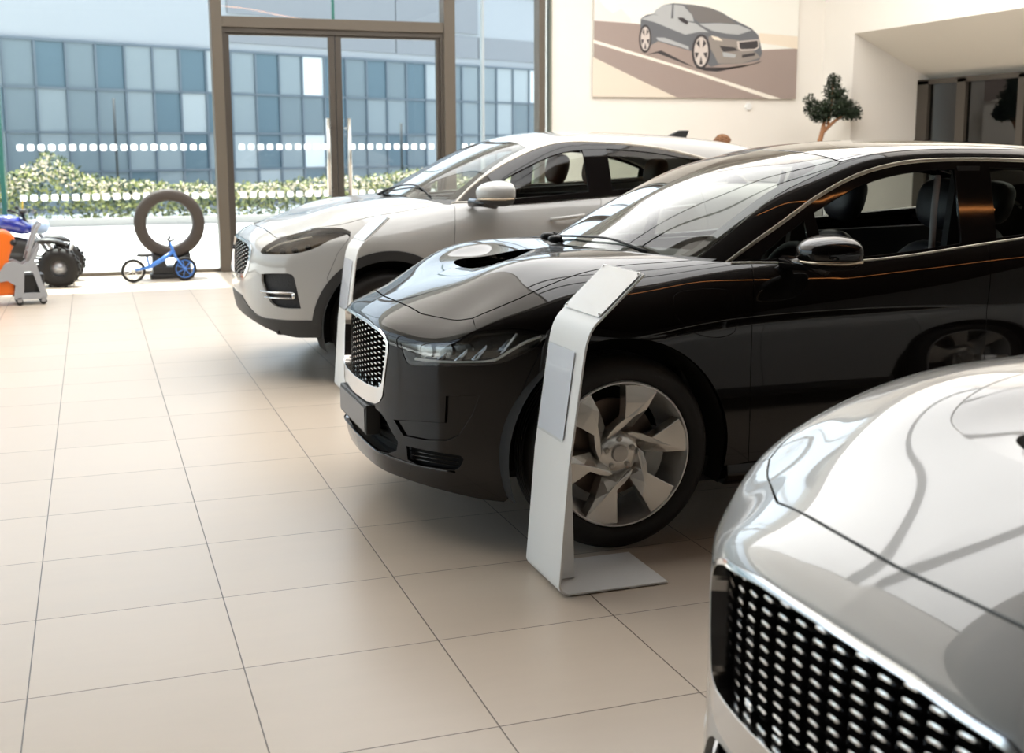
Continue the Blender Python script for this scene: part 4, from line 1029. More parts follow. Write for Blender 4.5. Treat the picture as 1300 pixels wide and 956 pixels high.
def epace(name,loc,paint,label):
    m=EPace(); B=Snap(m.body); G=Snap(m.green); car=empty(name,loc,PI,label,'car')
    r=Chart('r',.70); w_=Chart('w',.20); bk=Chart('b',-2.8); h=.035; WR=.366
    m_dark_lamp=mat('lamp_dark_cover',(.03,.026,.022),.15,coat=1)
    HF=cr(B.top([(.742,0),(.735,.15),(.716,.30),(.690,.45),(.668,.542)]),4)
    HC=cr(B.top([(.668,.542),(.612,.565),(.55,.60),(.46,.66)]),4)
    HS=cr(B.top([(.46,.66),(.28,.755),(.10,.765),(-.10,.765),(-.30,.76),(-.42,.765)]),4)
    HR=cr(B.top([(-.42,.765),(-.36,.66),(-.27,.50),(-.20,.28),(-.17,0)]),4)
    panel('bonnet',m.body,r,sym(HF+HC[1:]+HS[1:]+HR[1:]),paint,car,h=h,gap=.003)
    LT=[(.782,.582,.856),(.765,.578,.880),(.736,.578,.903),(.66,.565,.940),(.596,.575,.966),(.458,.670,1.000),(.34,.745,1.012),(.282,.785,1.012),(.235,.828,.993)]
    LB=[(.235,.830,.985),(.30,.838,.965),(.375,.844,.941),(.45,.83,.900),(.543,.807,.867),(.65,.745,.852),(.772,.603,.846)]
    lamp=[tuple(p) for p in cr(LT,3)]+[tuple(p) for p in cr(LB,3)]
    GR=[(.865,0,.925),(.86,.15,.925),(.845,.33,.918),(.825,.415,.905),(.815,.455,.885),(.822,.478,.851),(.832,.475,.80),(.851,.438,.718),(.866,.38,.672),(.88,.2,.655),(.885,0,.650)]
    GRs=GR[:3]+[tuple(p) for p in cr(GR[2:8],3)[1:]]+GR[8:]
    CV=[(.771,.600,.715),(.745,.665,.722),(.69,.72,.726),(.637,.765,.727),(.612,.782,.720),(.600,.789,.700),(.585,.797,.62),(.566,.803,.501),(.64,.755,.500),(.70,.706,.505),(.735,.67,.53),(.773,.628,.626),(.780,.605,.665)]
    CLT=[(.887,0,.545),(.876,.20,.545),(.872,.285,.540),(.850,.38,.49),(.811,.507,.436),(.774,.585,.422),(.65,.72,.420),(.485,.833,.424)]
    AR=arch(0,WR,.445,33,9,8,B)
    A2=arch(0,WR,.500,7,38,8,B)
    SEAM=B.side([(.245,.96),(.33,.86),(.40,.70)])
    nose=[tuple(p) for p in HF+HC[1:]]+[(.455,.672,1.0)]+[p for p in lamp[:len(cr(LT,3))][::-1] if p[0]>.46]+[tuple(p) for p in cr(LB,3)[::-1]][:-1]+SEAM+[tuple(p) for p in A2[::-1]]+CLT[::-1]
    holes=[sym(GRs)]
    holes+= [CV,[(p[0],-p[1],p[2]) for p in CV][::-1]]
    panel('front_bumper',m.body,w_,sym(nose),paint,car,holes=holes,h=h,gap=.002,lip=.016)
    low=[(.448,.831,.309),(.54,.79,.307),(.615,.732,.309),(.740,.604,.345),(.82,.42,.385),(.861,.180,.405),(.872,0,.41)]
    clad=CLT+[tuple(p) for p in A2[:1]]+[tuple(p) for p in arch(0,WR,.445,5,-5,3,B)]+[tuple(p) for p in cr(low,3)]
    panel('front_cladding',m.body,w_,sym(clad),m_matt,car,h=h,gap=.001,off=.004)
    for sg in (1,-1):
        q=[(p[0],p[1]*sg,p[2]) for p in CV]
        panel('side_intake',m.body,w_,q,mat('intake_mesh',(.022,.022,.024),.5,bump=(120,.8)),car,h=.04,gap=-.003,off=-.03,lip=0)
        bm=BM(); pts=snap(m.body,w_,w_.to([(.79,.60*sg,.600),(.70,.70*sg,.600),(.606,.784*sg,.600)])); N=grad(m.body,pts); pts=pts+N*.002
        p2=snap(m.body,w_,w_.to([(.77,.635*sg,.565),(.70,.70*sg,.566),(.604,.785*sg,.566)])); p2=p2+grad(m.body,p2)*.002
        tube(bm,[tuple(p) for p in pts],.008,6); tube(bm,[tuple(p) for p in p2],.006,6); tube(bm,[tuple(pts[-1]),tuple(p2[-1])],.012,6); obj('fog_trim',bm,m_chrome,car)
        e=bpy.data.objects.new('headlamp',None); col.objects.link(e); e.parent=car
        ql=[(p[0],p[1]*sg,p[2]) for p in lamp]
        panel('lamp_cover',m.body,w_,ql,glass('lamp_cover_plain',(.6,.56,.5),1.5,.8),e,h=.03,gap=.001,off=-.002,lip=0)
        panel('lamp_housing',m.body,w_,ql,mat('lamp_bronze',(.045,.034,.022),.35,metal=.3),e,h=.03,gap=-.002,off=-.045,lip=0)
        bm=BM(); jl=snap(m.body,w_,w_.to([(.75,.60*sg,.872),(.68,.60*sg,.915),(.58,.63*sg,.945),(.46,.70*sg,.972)])); jl=jl-grad(m.body,jl)*.02
        tube(bm,[tuple(p) for p in cr(jl,4)],.006,6); obj('light_strip',bm,m_drl,e)
        for (x,y,z) in ((.66,.67,.885),(.58,.72,.893),(.50,.765,.905)):
            p=snap(m.body,w_,w_.to([(x,y*sg,z)])); n_=grad(m.body,p)[0]; bm=BM(); squad(bm,tuple(p[0]-n_*.03),(.022,.022,.022),2,12,8); obj('lamp_lens',bm,m_gloss,e)
    GI=[(p[0],p[1]*.93,.79+(p[2]-.79)*(.88 if p[2]>.79 else .80)) for p in GRs]
    panel('grille_surround',m.body,w_,sym(GRs),m_chrome,car,holes=[sym(GI)],h=.03,gap=.001,off=.004,lip=.04,hgap=0)
    panel('grille_well',m.body,w_,sym(GI),m_void,car,h=.05,gap=-.005,off=-.05,lip=0)
    gp=np.array([(p[1],p[2]) for p in sym(GI)]); cells=[]; j=0; z=.68; sy,sz=.125,.0135
    while z<.93:
        y=-.625+(sy/2 if j%2 else 0)
        while y<.6:
            if inpoly(np.array([[y,z]]),gp)[0]: cells.append((y,z,sy,sz))
            y+=sy
        z+=sz; j+=1
    fy=np.linspace(0,.5,10); fx=np.array([p[0] for p in B.front([(y,.78) for y in fy])]); zz_=np.linspace(.66,.93,8); fz=np.array([p[0] for p in B.front([(.05,z) for z in zz_])]); fz=fz-fz[4]
    grille_mesh(m.body,w_,lambda y,z: float(np.interp(abs(y),fy,fx)+np.interp(z,zz_,fz))-.02,cells,'grille_mesh',car)
    # side panels
    FTs=B.side([(-.485,1.158),(-.455,1.05),(-.437,.90),(-.435,.70),(-.445,.50),(-.455,.42)]); FT=[tuple(p) for p in cr(FTs,3)]
    wing=[tuple(p) for p in HS]+[(-.45,.80,1.16)]+FT+[tuple(p) for p in arch(0,WR,.500,172,38,30,B)]+[tuple(p) for p in SEAM[::-1]]+[(.235,.828,.99)]+[(.282,.785,1.012),(.34,.745,1.012),(.40,.705,1.008)]
    panel('front_wing',m.body,r,wing,paint,car,both=True,h=h,gap=.002,lip=.02)
    ringp=[tuple(p) for p in arch(0,WR,.500,4,172,36,B)]+[tuple(p) for p in arch(0,WR,.440,192,4,36,B)]
    panel('arch_cladding',m.body,r,ringp,m_matt,car,both=True,h=h,gap=.0,off=.006,lip=.02)
    belt=[(-.485,1.158),(-.90,1.175),(-1.53,1.215),(-1.80,1.228),(-2.3,1.25),(-2.7,1.275)]
    bsp=T1([b[0] for b in belt][::-1],[b[1] for b in belt][::-1]); bl=lambda x: float(bsp(np.array([x]))[0])
    def beltp(x0,x1,n): return B.side([(x,bl(x)) for x in np.linspace(x0,x1,n)])
    e1=[tuple(p) for p in cr(B.side([(-1.535,bl(-1.535)),(-1.50,1.05),(-1.49,.80),(-1.50,.55),(-1.52,.42)]),3)]
    panel('front_door',m.body,r,beltp(-.485,-1.535,12)+e1[1:]+B.side([(-1.1,.42),(-.8,.42)])+FT[::-1][:-1],paint,car,both=True,h=h,gap=.002,lip=.02)
    cxr=-2.681
    rdb=B.side([(-2.30,bl(-2.3)),(-2.31,1.0),(-2.30,.82)])+arch(cxr,WR,.50,42,8,8,B)+B.side([(-2.18,.42)])
    panel('rear_door',m.body,r,beltp(-1.535,-2.30,10)+rdb[1:]+B.side([(-1.9,.42)])+e1[::-1][:-1],paint,car,both=True,h=h,gap=.002,lip=.02)
    q_top=beltp(-2.30,-2.72,6)+B.top([(-3.0,.72),(-3.25,.64),(-3.40,.52)])
    quarter=q_top+B.side([(-3.28,1.0),(-3.28,.8),(-3.26,.6),(-3.24,.42)])+[tuple(p) for p in arch(cxr,WR,.5,172,42,24,B)]+B.side([(-2.30,.82),(-2.31,1.0)])
    panel('rear_quarter',m.body,r,quarter,paint,car,both=True,h=.05,gap=.002,lip=.02)
    ring2=[tuple(p) for p in arch(cxr,WR,.500,8,172,30,B)]+[tuple(p) for p in arch(cxr,WR,.440,188,-8,30,B)]
    panel('arch_cladding',m.body,r,ring2,m_matt,car,both=True,h=.05,gap=.0,off=.006,lip=.02)
    rear=sym([(-3.50,0,1.16),(-3.46,.35,1.15),(-3.34,.62,1.10),(-3.28,.80,1.0),(-3.28,.88,.8),(-3.26,.9,.6),(-3.24,.92,.42),(-3.20,.92,.30),(-3.45,.5,.30),(-3.53,0,.30)])
    panel('tailgate',m.body,bk,rear,paint,car,h=.06,gap=.002)
    for sg in (1,-1):
        bm=BM(); prism(bm,[(.945*sg,.425),(.955*sg,.33),(.92*sg,.28),(.7*sg,.27),(.7*sg,.44)],'x',-2.20,-.44); obj('sill',bm,m_matt,car,bevel=.01)
    bm=BM(); prism(bm,[(.60,.45),(.70,.34),(.70,.32),(.35,.28),(-3.0,.28),(-3.3,.4)],'y',-.68,.68); obj('underbody',bm,m_void,car)
    for X in (0,cxr): liner(car,X,WR,.442,.60,.91)
    # greenhouse
    GE=[(-.395,.695),(-.55,.665),(-.70,.635),(-.93,.590),(-1.07,.565)]
    gE=cr(G.top(GE),4); HD=cr(G.top([(-1.07,.565),(-1.05,.45),(-1.02,.25),(-1.01,0)]),4)
    WB=cr(G.top([(-.20,0),(-.235,.28),(-.30,.50),(-.365,.66),(-.395,.695)]),4)
    fr=[tuple(p) for p in WB+gE[1:]+HD[1:]]
    panel('windscreen',m.green,r,sym(fr),m_wind,car,h=.04,gap=.003,off=-.002,lip=.005)
    inn=G.top([(-.26,0),(-.29,.26),(-.36,.47),(-.43,.60),(-.58,.61),(-.75,.58),(-.92,.55),(-.985,.52),(-.96,.25),(-.95,0)])
    panel('windscreen_band',m.green,r,sym(fr),m_gloss,car,holes=[sym([tuple(p) for p in cr(inn,3)])],h=.04,gap=.004,off=-.007,lip=0,hgap=0)
    RG=cr(G.top([(-1.07,.565),(-1.5,.575),(-2.0,.57),(-2.5,.55),(-2.95,.50)]),4)
    panel('roof',m.green,r,sym([tuple(p) for p in HD[::-1]+RG[1:]]+G.top([(-3.0,.3),(-3.02,0)])),paint,car,h=.05,gap=.002,lip=.01)
    DLO=[(-.44,.695,1.12),(-.514,.689,1.156),(-.60,.672,1.235),(-.711,.653,1.317),(-.912,.632,1.432),(-1.109,.620,1.517),(-1.296,.640,1.560),(-1.546,.660,1.567),(-1.825,.676,1.552),(-2.011,.688,1.531),(-2.196,.705,1.497),(-2.404,.722,1.445),(-2.60,.74,1.37),(-2.72,.76,1.285)]
    DL=cr(DLO,4); DL=[tuple(p) for p in snap(m.green,r,r.to(DL))]
    RB=G.top([(-3.0,.49),(-3.2,.47),(-3.42,.45)])+[(-3.45,.60,1.26),(-3.2,.70,1.25),(-2.95,.74,1.27)]
    panel('roof_rail',m.green,r,[tuple(p) for p in gE]+[tuple(p) for p in RG[1:]]+RB+DL[::-1],paint,car,both=True,h=.035,gap=.002,lip=.014)
    panel('rear_glass',m.green,r,sym(G.top([(-3.03,0),(-3.03,.47),(-3.2,.44),(-3.4,.42),(-3.42,0)])),m_tint,car,h=.06,gap=.003,lip=.01)
    strip('window_chrome',[(p[0],p[1]+.002,p[2]-.009) for p in DL[4:]],.020,.004,m_satin,car)
    strip('belt_moulding',[(x,p[1]-.004,p[2]+.004) for x,p in zip(np.linspace(-.47,-2.72,24),B.side([(x,bl(max(x,-2.7))) for x in np.linspace(-.47,-2.72,24)]))],.014,.004,m_satin,car)
    def gy(x,z): return float(m.gw(np.array([x]))[0]-(z-1.16)*m.tum)
    def dz(x): return float(np.interp(x,[p[0] for p in DL][::-1],[p[2] for p in DL][::-1]))
    def pane(x0,x1,mt,mb,n=9):
        xs=np.linspace(x0,x1,n); return [(x,gy(x,max(bl(x)+.02,dz(x)-mt)),max(bl(x)+.02,dz(x)-mt)) for x in xs]+[(x,gy(x,bl(x)+mb),bl(x)+mb) for x in xs[::-1]]
    sur=[(p[0],p[1],p[2]-.004) for p in DL[3:]]+[(x,gy(x,bl(x)-.02),bl(x)-.02) for x in np.linspace(-2.7,-.48,18)]
    P1=pane(-.62,-1.44,.05,.015,12); P3=pane(-1.62,-2.56,.035,.015)
    panel('window_surround',m.green,r,sur,m_gloss,car,both=True,holes=[P1,P3],h=.04,gap=0,off=-.004,lip=.01,hgap=0)
    panel('front_side_window',m.green,r,P1,m_clear,car,both=True,h=.06,gap=-.004,off=-.012,lip=0)
    panel('rear_side_window',m.green,r,P3,glass('privacy_glass_light',(.62,.66,.62),1.5,1.0),car,both=True,h=.06,gap=-.004,off=-.010,lip=0)
    cow=[tuple(p) for p in HR[::-1]]+[(-.48,.74,1.16),(-.55,.60,1.17),(-.45,.30,1.19),(-.42,0,1.19)]
    panel('cowl',m.body,r,sym(cow),m_matt,car,h=.05,gap=-.004,off=-.012,lip=0)
    for L in ([(-.23,-.10),(-.30,.12),(-.35,.36),(-.39,.54)],[(-.27,-.42),(-.36,-.52),(-.42,-.60)]):
        q=G.top(L); bm=BM(); tube(bm,[(p[0],p[1],p[2]+.014) for p in cr(q,3)],.006,6); tube(bm,[(q[0][0]+.04,q[0][1],q[0][2]-.01),(q[0][0],q[0][1],q[0][2]+.014)],.012,6); obj('wiper',bm,m_matt,car)
    cabin(car,m_tan,-.55,-1.30,-2.15,1.15,m_strap,1.36)
    mirror(car,(-.72,1.02,1.232),paint,(.125,.145,.088),base=(-.58,.84,1.165),m_low=m_matt)
    for sg in (1,-1):
        bm=BM(); pts=[(-1.12,.915*sg,1.045),(-1.18,.945*sg,1.050),(-1.30,.945*sg,1.062),(-1.37,.915*sg,1.070)]; tube(bm,pts,[.012,.014,.014,.012],8); obj('door_handle',bm,paint,car)
        bm=BM(); pts=[(-1.98,.905*sg,1.10),(-2.03,.94*sg,1.105),(-2.16,.94*sg,1.115),(-2.22,.905*sg,1.12)]; tube(bm,pts,[.012,.014,.014,.012],8); obj('door_handle',bm,paint,car)
    bm=BM(); prism(bm,[(-2.42,1.605),(-2.60,1.585),(-2.63,1.655),(-2.55,1.655)],'y',-.018,.018); obj('roof_aerial',bm,m_matt,car,bevel=.008)
    for X in (0,cxr):
        for sg in (1,-1): wheel(car,X,.815*sg,WR,.27,sg,5,.235,m_face=m_alloy)
    return car

# ---------------------------------------------------------------- white information stands
m_sheet=mat('powder_white',(.80,.81,.805),.4); m_acr=glass('acrylic',(.97,.975,.98),1.49,.6); m_paper=mat('paper_sheet',(.84,.87,.93),.5)
def stand(x,y,label):
    s=empty('information_stand',(x,y,0),0,label,'information stand','white information stands beside the cars')
    W=.33
    def prof(off=0.):
        pts=[(.415,.006),(.10,.006),(.045,.006)]
        for a in range(-8,-84,-12): pts.append((.045+.045*math.sin(math.radians(a)),.051-.045*math.cos(math.radians(a))))
        pts+=[(.003,.07),(.035,.46),(.082,.80)]
        for t in (0,.25,.5,.75,1.0):
            a=(1-t)**2; b=2*t*(1-t); c=t*t; pts.append((a*.090+b*.100+c*.128,a*.852+b*.915+c*.945))
        pts+=[(.305,1.108)]
        return pts
    P=prof(); n=len(P)
    bm=BM(); th=.008; ring=[]
    for i,(a,z) in enumerate(P):
        p0=P[max(i-1,0)]; p1=P[min(i+1,n-1)]; t=Vector((p1[0]-p0[0],p1[1]-p0[1])).normalized(); nn=Vector((t.y,-t.x))
        a2,z2=a+nn.x*th,z+nn.y*th
        ring.append([bm.verts.new((a,0,z)),bm.verts.new((a,W,z)),bm.verts.new((a2,W,z2)),bm.verts.new((a2,0,z2))])
    for i in range(n-1):
        for k in range(4): bm.faces.new((ring[i][k],ring[i][(k+1)%4],ring[i+1][(k+1)%4],ring[i+1][k]))
    bm.faces.new(ring[0]); bm.faces.new(ring[-1][::-1]); bmesh.ops.recalc_face_normals(bm,faces=bm.faces)
    lo=min(v.co.z for v in bm.verts)
    for v in bm.verts: v.co.z-=lo-.003
    obj('folded_sheet',bm,m_sheet,s,smooth=.5,bevel=.002)
    bm=BM(); prism(bm,[(.018,.014),(.115,.014),(.088,.78),(.078,.78)],'y',.135,.150); obj('back_brace',bm,m_sheet,s,bevel=.002)
    bm=BM(); prism(bm,[(.03,0),(.40,0),(.40,.004),(.03,.004)],'y',.02,W-.02); obj('foot_pad',bm,m_matt,s)
    # acrylic pocket on the upright with a blank sheet
    def up(z,o): # surface point of the upright at height z, o outwards
        a=np.interp(z,[.07,.46,.80,.852],[.003,.035,.082,.090]); return a-o
    bm=BM()
    z0,z1=.53,.845
    q=[(up(z0,.010),z0),(up(z1,.012),z1),(up(z1,.008),z1),(up(z0,.006),z0)]
    prism(bm,q,'y',.066,W-.018); 
    e=obj('sheet_pocket',bm,m_acr,s,bevel=.001)
    bm=BM(); q=[(up(z0+.006,.0055),z0+.006),(up(z1-.006,.0055),z1-.006),(up(z1-.006,.0035),z1-.006),(up(z0+.006,.0035),z0+.006)]; prism(bm,q,'y',.070,W-.022); obj('sheet',bm,m_paper,e)
    # reading plate on the sloping top, held by four studs
    d=Vector((.305-.128,1.108-.945)); L=d.length; d/=L; nn=Vector((-d.y,d.x))
    def tp(t,o): p=Vector((.128,.945))+d*t+nn*o; return (p.x,p.y+.003)
    bm=BM(); prism(bm,[tp(.022,.0022),tp(L-.004,.0022),tp(L-.004,.0045),tp(.022,.0045)],'y',.008,W-.008); e=obj('reading_plate',bm,glass('acrylic_matt',(.97,.97,.97),1.45,.8,.25),s,bevel=.001)
    bm=BM(); prism(bm,[tp(.024,.0004),tp(L-.006,.0004),tp(L-.006,.0018),tp(.024,.0018)],'y',.010,W-.010); obj('cover_sheet',bm,mat('cover_sheet',(.72,.725,.72),.4),e)
    for t in (.034,L-.014):
        for y_ in (.02,W-.02):
            bm=BM(); c=tp(t,.0045); squad(bm,(c[0],y_,c[1]),(.0038,.0038,.0038),2,10,6); obj('stud',bm,m_chrome,e)
    return s
stand(1.432,3.632,'white folded information stand in front of the black car wheel')
stand(1.410,7.205,'white folded information stand beside the white car further back')

# ---------------------------------------------------------------- things by the glass
# upright tyre on a black display cradle
def tyre_display():
    t=empty('tyre_on_cradle',(.845,14.78,0),0,'large brown-black tyre standing upright on its dark cradle by the glass','tyre'); 
    return t
m_brown=mat('brown_rubber',(.045,.034,.027),.6,bump=(50,.3))
ty=empty('display_tyre',(.85,14.85,.245),0,'large upright dark tyre standing on the black cradle by the glass','tyre')
bm=BM(); R0=.405
prof=[(.270,.085),(.283,.105),(.315,.115),(.36,.108),(.392,.095),(R0,.075)]
for yy in (.045,.015,-.015,-.045): prof+=[(R0,yy+.006),(R0-.009,yy+.004),(R0-.009,yy-.004),(R0,yy-.006)]
prof+=[(R0,-.075),(.392,-.095),(.36,-.108),(.315,-.115),(.283,-.105),(.270,-.085),(.268,-.06),(.27,.0),(.268,.06)]
lathe(bm,prof,64,'y',c=(0,0,.405),closed=True); obj('tread_and_sidewall',bm,m_brown,ty,smooth=.7)
cr_=empty('tyre_cradle',(.85,14.85,0),0,'black two-tier cradle under the upright display tyre','display cradle')
bm=BM(); box(bm,-.25,.25,-.16,.16,0,.055); box(bm,-.22,.22,-.14,.14,.055,.14); obj('base',bm,m_dark,cr_,bevel=.008)
for sg in (1,-1):
    bm=BM(); prism(bm,[(sg*.22,.13),(sg*.05,.13),(sg*.08,.242),(sg*.15,.266),(sg*.22,.300)],'y',-.13,.13); obj('chock',bm,m_dark,cr_,bevel=.008)
# balance bike
bk_=empty('balance_bike',(.62,14.42,0),math.radians(4),'small blue child bicycle with black and blue wheels in front of the display tyre','bicycle')
m_blue=mat('bike_blue',(.03,.16,.55),.3,coat=.6)
def bwheel(x,m_in):
    bm=BM(); 
    pts=[(x+.122*math.cos(t),0,.138+.122*math.sin(t)) for t in np.linspace(0,2*PI,36,endpoint=False)]; tube(bm,pts,.016,8,closed=True); wt=obj('wheel',bm,m_tyre,bk_)
    bm=BM(); pts=[(x+.102*math.cos(t),0,.138+.102*math.sin(t)) for t in np.linspace(0,2*PI,36,endpoint=False)]; tube(bm,pts,.007,6,closed=True)
    for k in range(7):
        t=k*2*PI/7; tube(bm,[(x,0,.138),(x+.102*math.cos(t),0,.138+.102*math.sin(t))],.006,5)
    lathe(bm,[(0,.03),(.022,.03),(.022,-.03),(0,-.03)],16,'y',c=(x,0,.138)); obj('wheel_centre',bm,m_in,wt)
bwheel(-.22,m_steel); bwheel(.36,m_blue)
bm=BM(); tube(bm,[(.235,0,.345),(.10,0,.25),(-.04,0,.175),(-.22,0,.138)],[.022,.026,.024,.012],10); tube(bm,[(-.04,0,.18),(-.06,0,.30)],.012,8); obj('frame',bm,m_blue,bk_)
bm=BM(); tube(bm,[(.20,0,.46),(.235,0,.345),(.265,0,.27)],[.014,.018,.018],8)
for s_ in (.03,-.03): tube(bm,[(.262,s_,.27),(.36,s_,.138)],.009,8)
obj('fork',bm,m_blue,bk_)
bm=BM(); tube(bm,[(.235,-.17,.50),(.19,-.12,.475),(.20,0,.465),(.19,.12,.475),(.235,.17,.50)],.010,8); tube(bm,[(.195,0,.40),(.195,0,.56)],.012,6); obj('handlebar',bm,m_dark,bk_)
bm=BM(); squad(bm,(-.08,0,.315),(.10,.045,.022),2.6,16,8); obj('saddle',bm,m_dark,bk_)

# blue quad bike
qb=empty('quad_bike',(-1.05,14.62,0),math.radians(-4),'blue and black quad bike with chunky tyres behind the orange trolley','quad bike')
m_qblue=mat('quad_blue',(.02,.035,.30),.25,coat=1); m_qsil=mat('quad_silver',(.42,.43,.45),.35,metal=.6); m_pale=mat('pale_blue_plastic',(.45,.60,.85),.3)
for (x,y) in ((.68,-.30),(.68,.42),(-.55,-.30),(-.55,.42)):
    bm=BM(); lathe(bm,[(.09,.085),(.12,.10),(.17,.10),(.205,.08),(.215,.04),(.215,-.04),(.205,-.08),(.17,-.10),(.12,-.10),(.09,-.085)],40,'y',c=(x,y,.215))
    for k in range(16):
        t=k*2*PI/16
        for s_ in (-.045,.045):
            c=Vector((x+.217*math.cos(t+s_*2),y+s_,.215+.217*math.sin(t+s_*2))); R=Matrix.Rotation(-t,3,'Y')
            vs=box(bm,-.012,.012,-.03,.03,-.018,.018)
            for v in vs: v.co=R@v.co+c
    w1_=obj('wheel',bm,m_tyre,qb)
    bm=BM(); lathe(bm,[(0,.06),(.04,.055),(.06,.03),(.10,.045),(.10,-.05),(0,-.05)],24,'y',c=(x,y,.215)) if y>0 else lathe(bm,[(0,-.06),(.04,-.055),(.06,-.03),(.10,-.045),(.10,.05),(0,.05)],24,'y',c=(x,y,.215)); obj('wheel_hub',bm,m_qsil,w1_)
bm=BM(); squad(bm,(0,.06,.42),(.42,.13,.14),2.4,20,12); squad(bm,(.05,.06,.30),(.34,.15,.10),3,16,10); obj('engine_block',bm,m_dark,qb)
for sg in (-1,1):
    for zz in (.24,.34): bm=BM(); tube(bm,[(.30,.06+.08*sg,zz),(.66,.06+.30*sg,.215+ (zz-.24)*.3)],.014,6); obj('suspension_arm',bm,m_qsil,qb)
    bm=BM(); tube(bm,[(.42,.06+.14*sg,.60),(.64,.06+.27*sg,.25)],.022,8); obj('shock_absorber',bm,m_qsil,qb); bm=BM(); tube(bm,[(-.30,.06+.1*sg,.30),(-.55,.06+.28*sg,.22)],.02,6); obj('suspension_arm',bm,m_qsil,qb)
bm=BM(); tube(bm,[(.75,-.08,.30),(.80,-.05,.45),(.80,.17,.45),(.75,.20,.30)],.014,6); obj('front_bumper_bar',bm,m_qsil,qb)
bm=BM(); squad(bm,(-.10,.06,.66),(.38,.14,.07),2.6,20,10,fn=lambda p:[p[0],p[1],p[2]+.35*p[0]*p[0]]); obj('seat',bm,m_dark,qb)
bm=BM(); squad(bm,(.16,.06,.70),(.22,.15,.10),2.3,20,10,fn=lambda p:[p[0],p[1],p[2]-.7*max(0,p[0])])
obj('tank',bm,m_qblue,qb)
for sg in (-1,1):
    bm=BM(); squad(bm,(.55,.06+.27*sg,.48),(.22,.11,.035),2.4,18,8,fn=lambda p:[p[0],p[1],p[2]-1.6*p[0]*p[0]+1.0]); obj('front_mudguard',bm,m_dark,qb)
bm=BM(); squad(bm,(.47,.06,.66),(.10,.13,.085),2.2,18,10); obj('front_cowl',bm,m_pale,qb)
for sg in (-1,1):
  bm=BM(); squad(bm,(-.52,.06+.27*sg,.56),(.28,.12,.04),2.4,18,8,fn=lambda p:[p[0],p[1],p[2]-1.6*p[0]*p[0]+1.0]); obj('rear_mudguard',bm,m_qblue,qb)
bm=BM(); tube(bm,[(.20,-.28,.86),(.26,-.14,.82),(.28,.06,.80),(.26,.26,.82),(.20,.40,.86)],.013,8); tube(bm,[(.28,.06,.80),(.38,.06,.60)],.018,8)
for y in (-.26,.38): tube(bm,[(.20,y-.05,.862),(.18,y+.05,.855)],.02,8)
squad(bm,(.30,.06,.83),(.05,.10,.035),2.4,14,8); obj('handlebar',bm,m_dark,qb)
bm=BM(); tube(bm,[(.30,.0,.84),(.31,.0,1.0)],.006,6,mi=0); obj('key_stem',bm,mat('yellow_tag',(.8,.55,.08),.5),qb)
# orange and grey trolley
tr=empty('orange_trolley',(-.80,12.83,0),math.radians(6),'orange and grey plastic trolley on small castors at the left edge','trolley')
m_or=mat('orange_plastic',(.85,.17,.015),.35); m_gr=mat('grey_plastic',(.33,.34,.36),.4)
bm=BM(); pts=[(x,z) for x,z in ((-.42,.10),(.02,.10),(.02,.30),(-.03,.42),(.0,.52),(.04,.60),(.05,.66),(.02,.715),(-.05,.745),(-.15,.735),(-.30,.64),(-.42,.60))]
prism(bm,pts,'y',-.13,.10); obj('orange_body',bm,m_or,tr,bevel=.03)
bm=BM(); 
for y0 in (-.17,.12):
    outer=[(.00,.06),(.30,.06),(.315,.10),(.27,.22),(.235,.37),(.21,.44),(.275,.58),(.26,.60),(.16,.44),(.10,.40),(.02,.44),(-.06,.42),(-.10,.36),(-.16,.28),(-.42,.28),(-.42,.235),(-.14,.235),(-.05,.25),(.02,.20)]
    inner=[(.095,.12),(.245,.12),(.20,.28),(.185,.33),(.11,.33)]
    # frame cheek with an opening, cut as a bridged outline
    seam=outer[:2]; P=[outer[0]]+[(.095,.06)]+[inner[0]]+inner[:0:-1]+[inner[0]]+[(.0951,.06)]+outer[1:]
    prism(bm,[(a+ (1e-4 if i in (5,) else 0),b) for i,(a,b) in enumerate(P)],'y',y0,y0+.05)
obj('grey_frame',bm,m_gr,tr)
bm=BM(); box(bm,.06,.29,-.12,.12,.08,.30); obj('dark_bin',bm,m_dark,tr,bevel=.01)
bm=BM(); tube(bm,[(.14,-.15,.44),(.19,-.15,.60),(.25,-.15,.76),(.28,-.15,.80)],.018,8); tube(bm,[(.14,.15,.44),(.19,.15,.60),(.25,.15,.76),(.28,.15,.80)],.018,8); tube(bm,[(.28,-.15,.80),(.28,.15,.80)],.018,8); tube(bm,[(.17,-.15,.52),(.17,.15,.52)],.012,8); obj('push_handle',bm,m_gr,tr)
bm=BM(); tube(bm,[(.03,-.14,.62),(.03,.11,.62)],.03,12); obj('grip_hole',bm,m_dark,tr)
for (x,y) in ((.05,-.15),(.27,-.15),(-.30,-.15),(.05,.15),(.27,.15),(-.30,.15)):
    bm=BM(); lathe(bm,[(0,.014),(.030,.014),(.034,.006),(.034,-.006),(.030,-.014),(0,-.014)],20,'y',c=(x,y,.034)); c=obj('castor',bm,m_dark,tr)
    bm=BM(); box(bm,x-.018,x+.022,y-.02,y-.015,.03,.075); box(bm,x-.018,x+.022,y+.015,y+.02,.03,.075); box(bm,x-.018,x+.022,y-.02,y+.02,.07,.078); obj('castor_fork',bm,m_qsil,c)

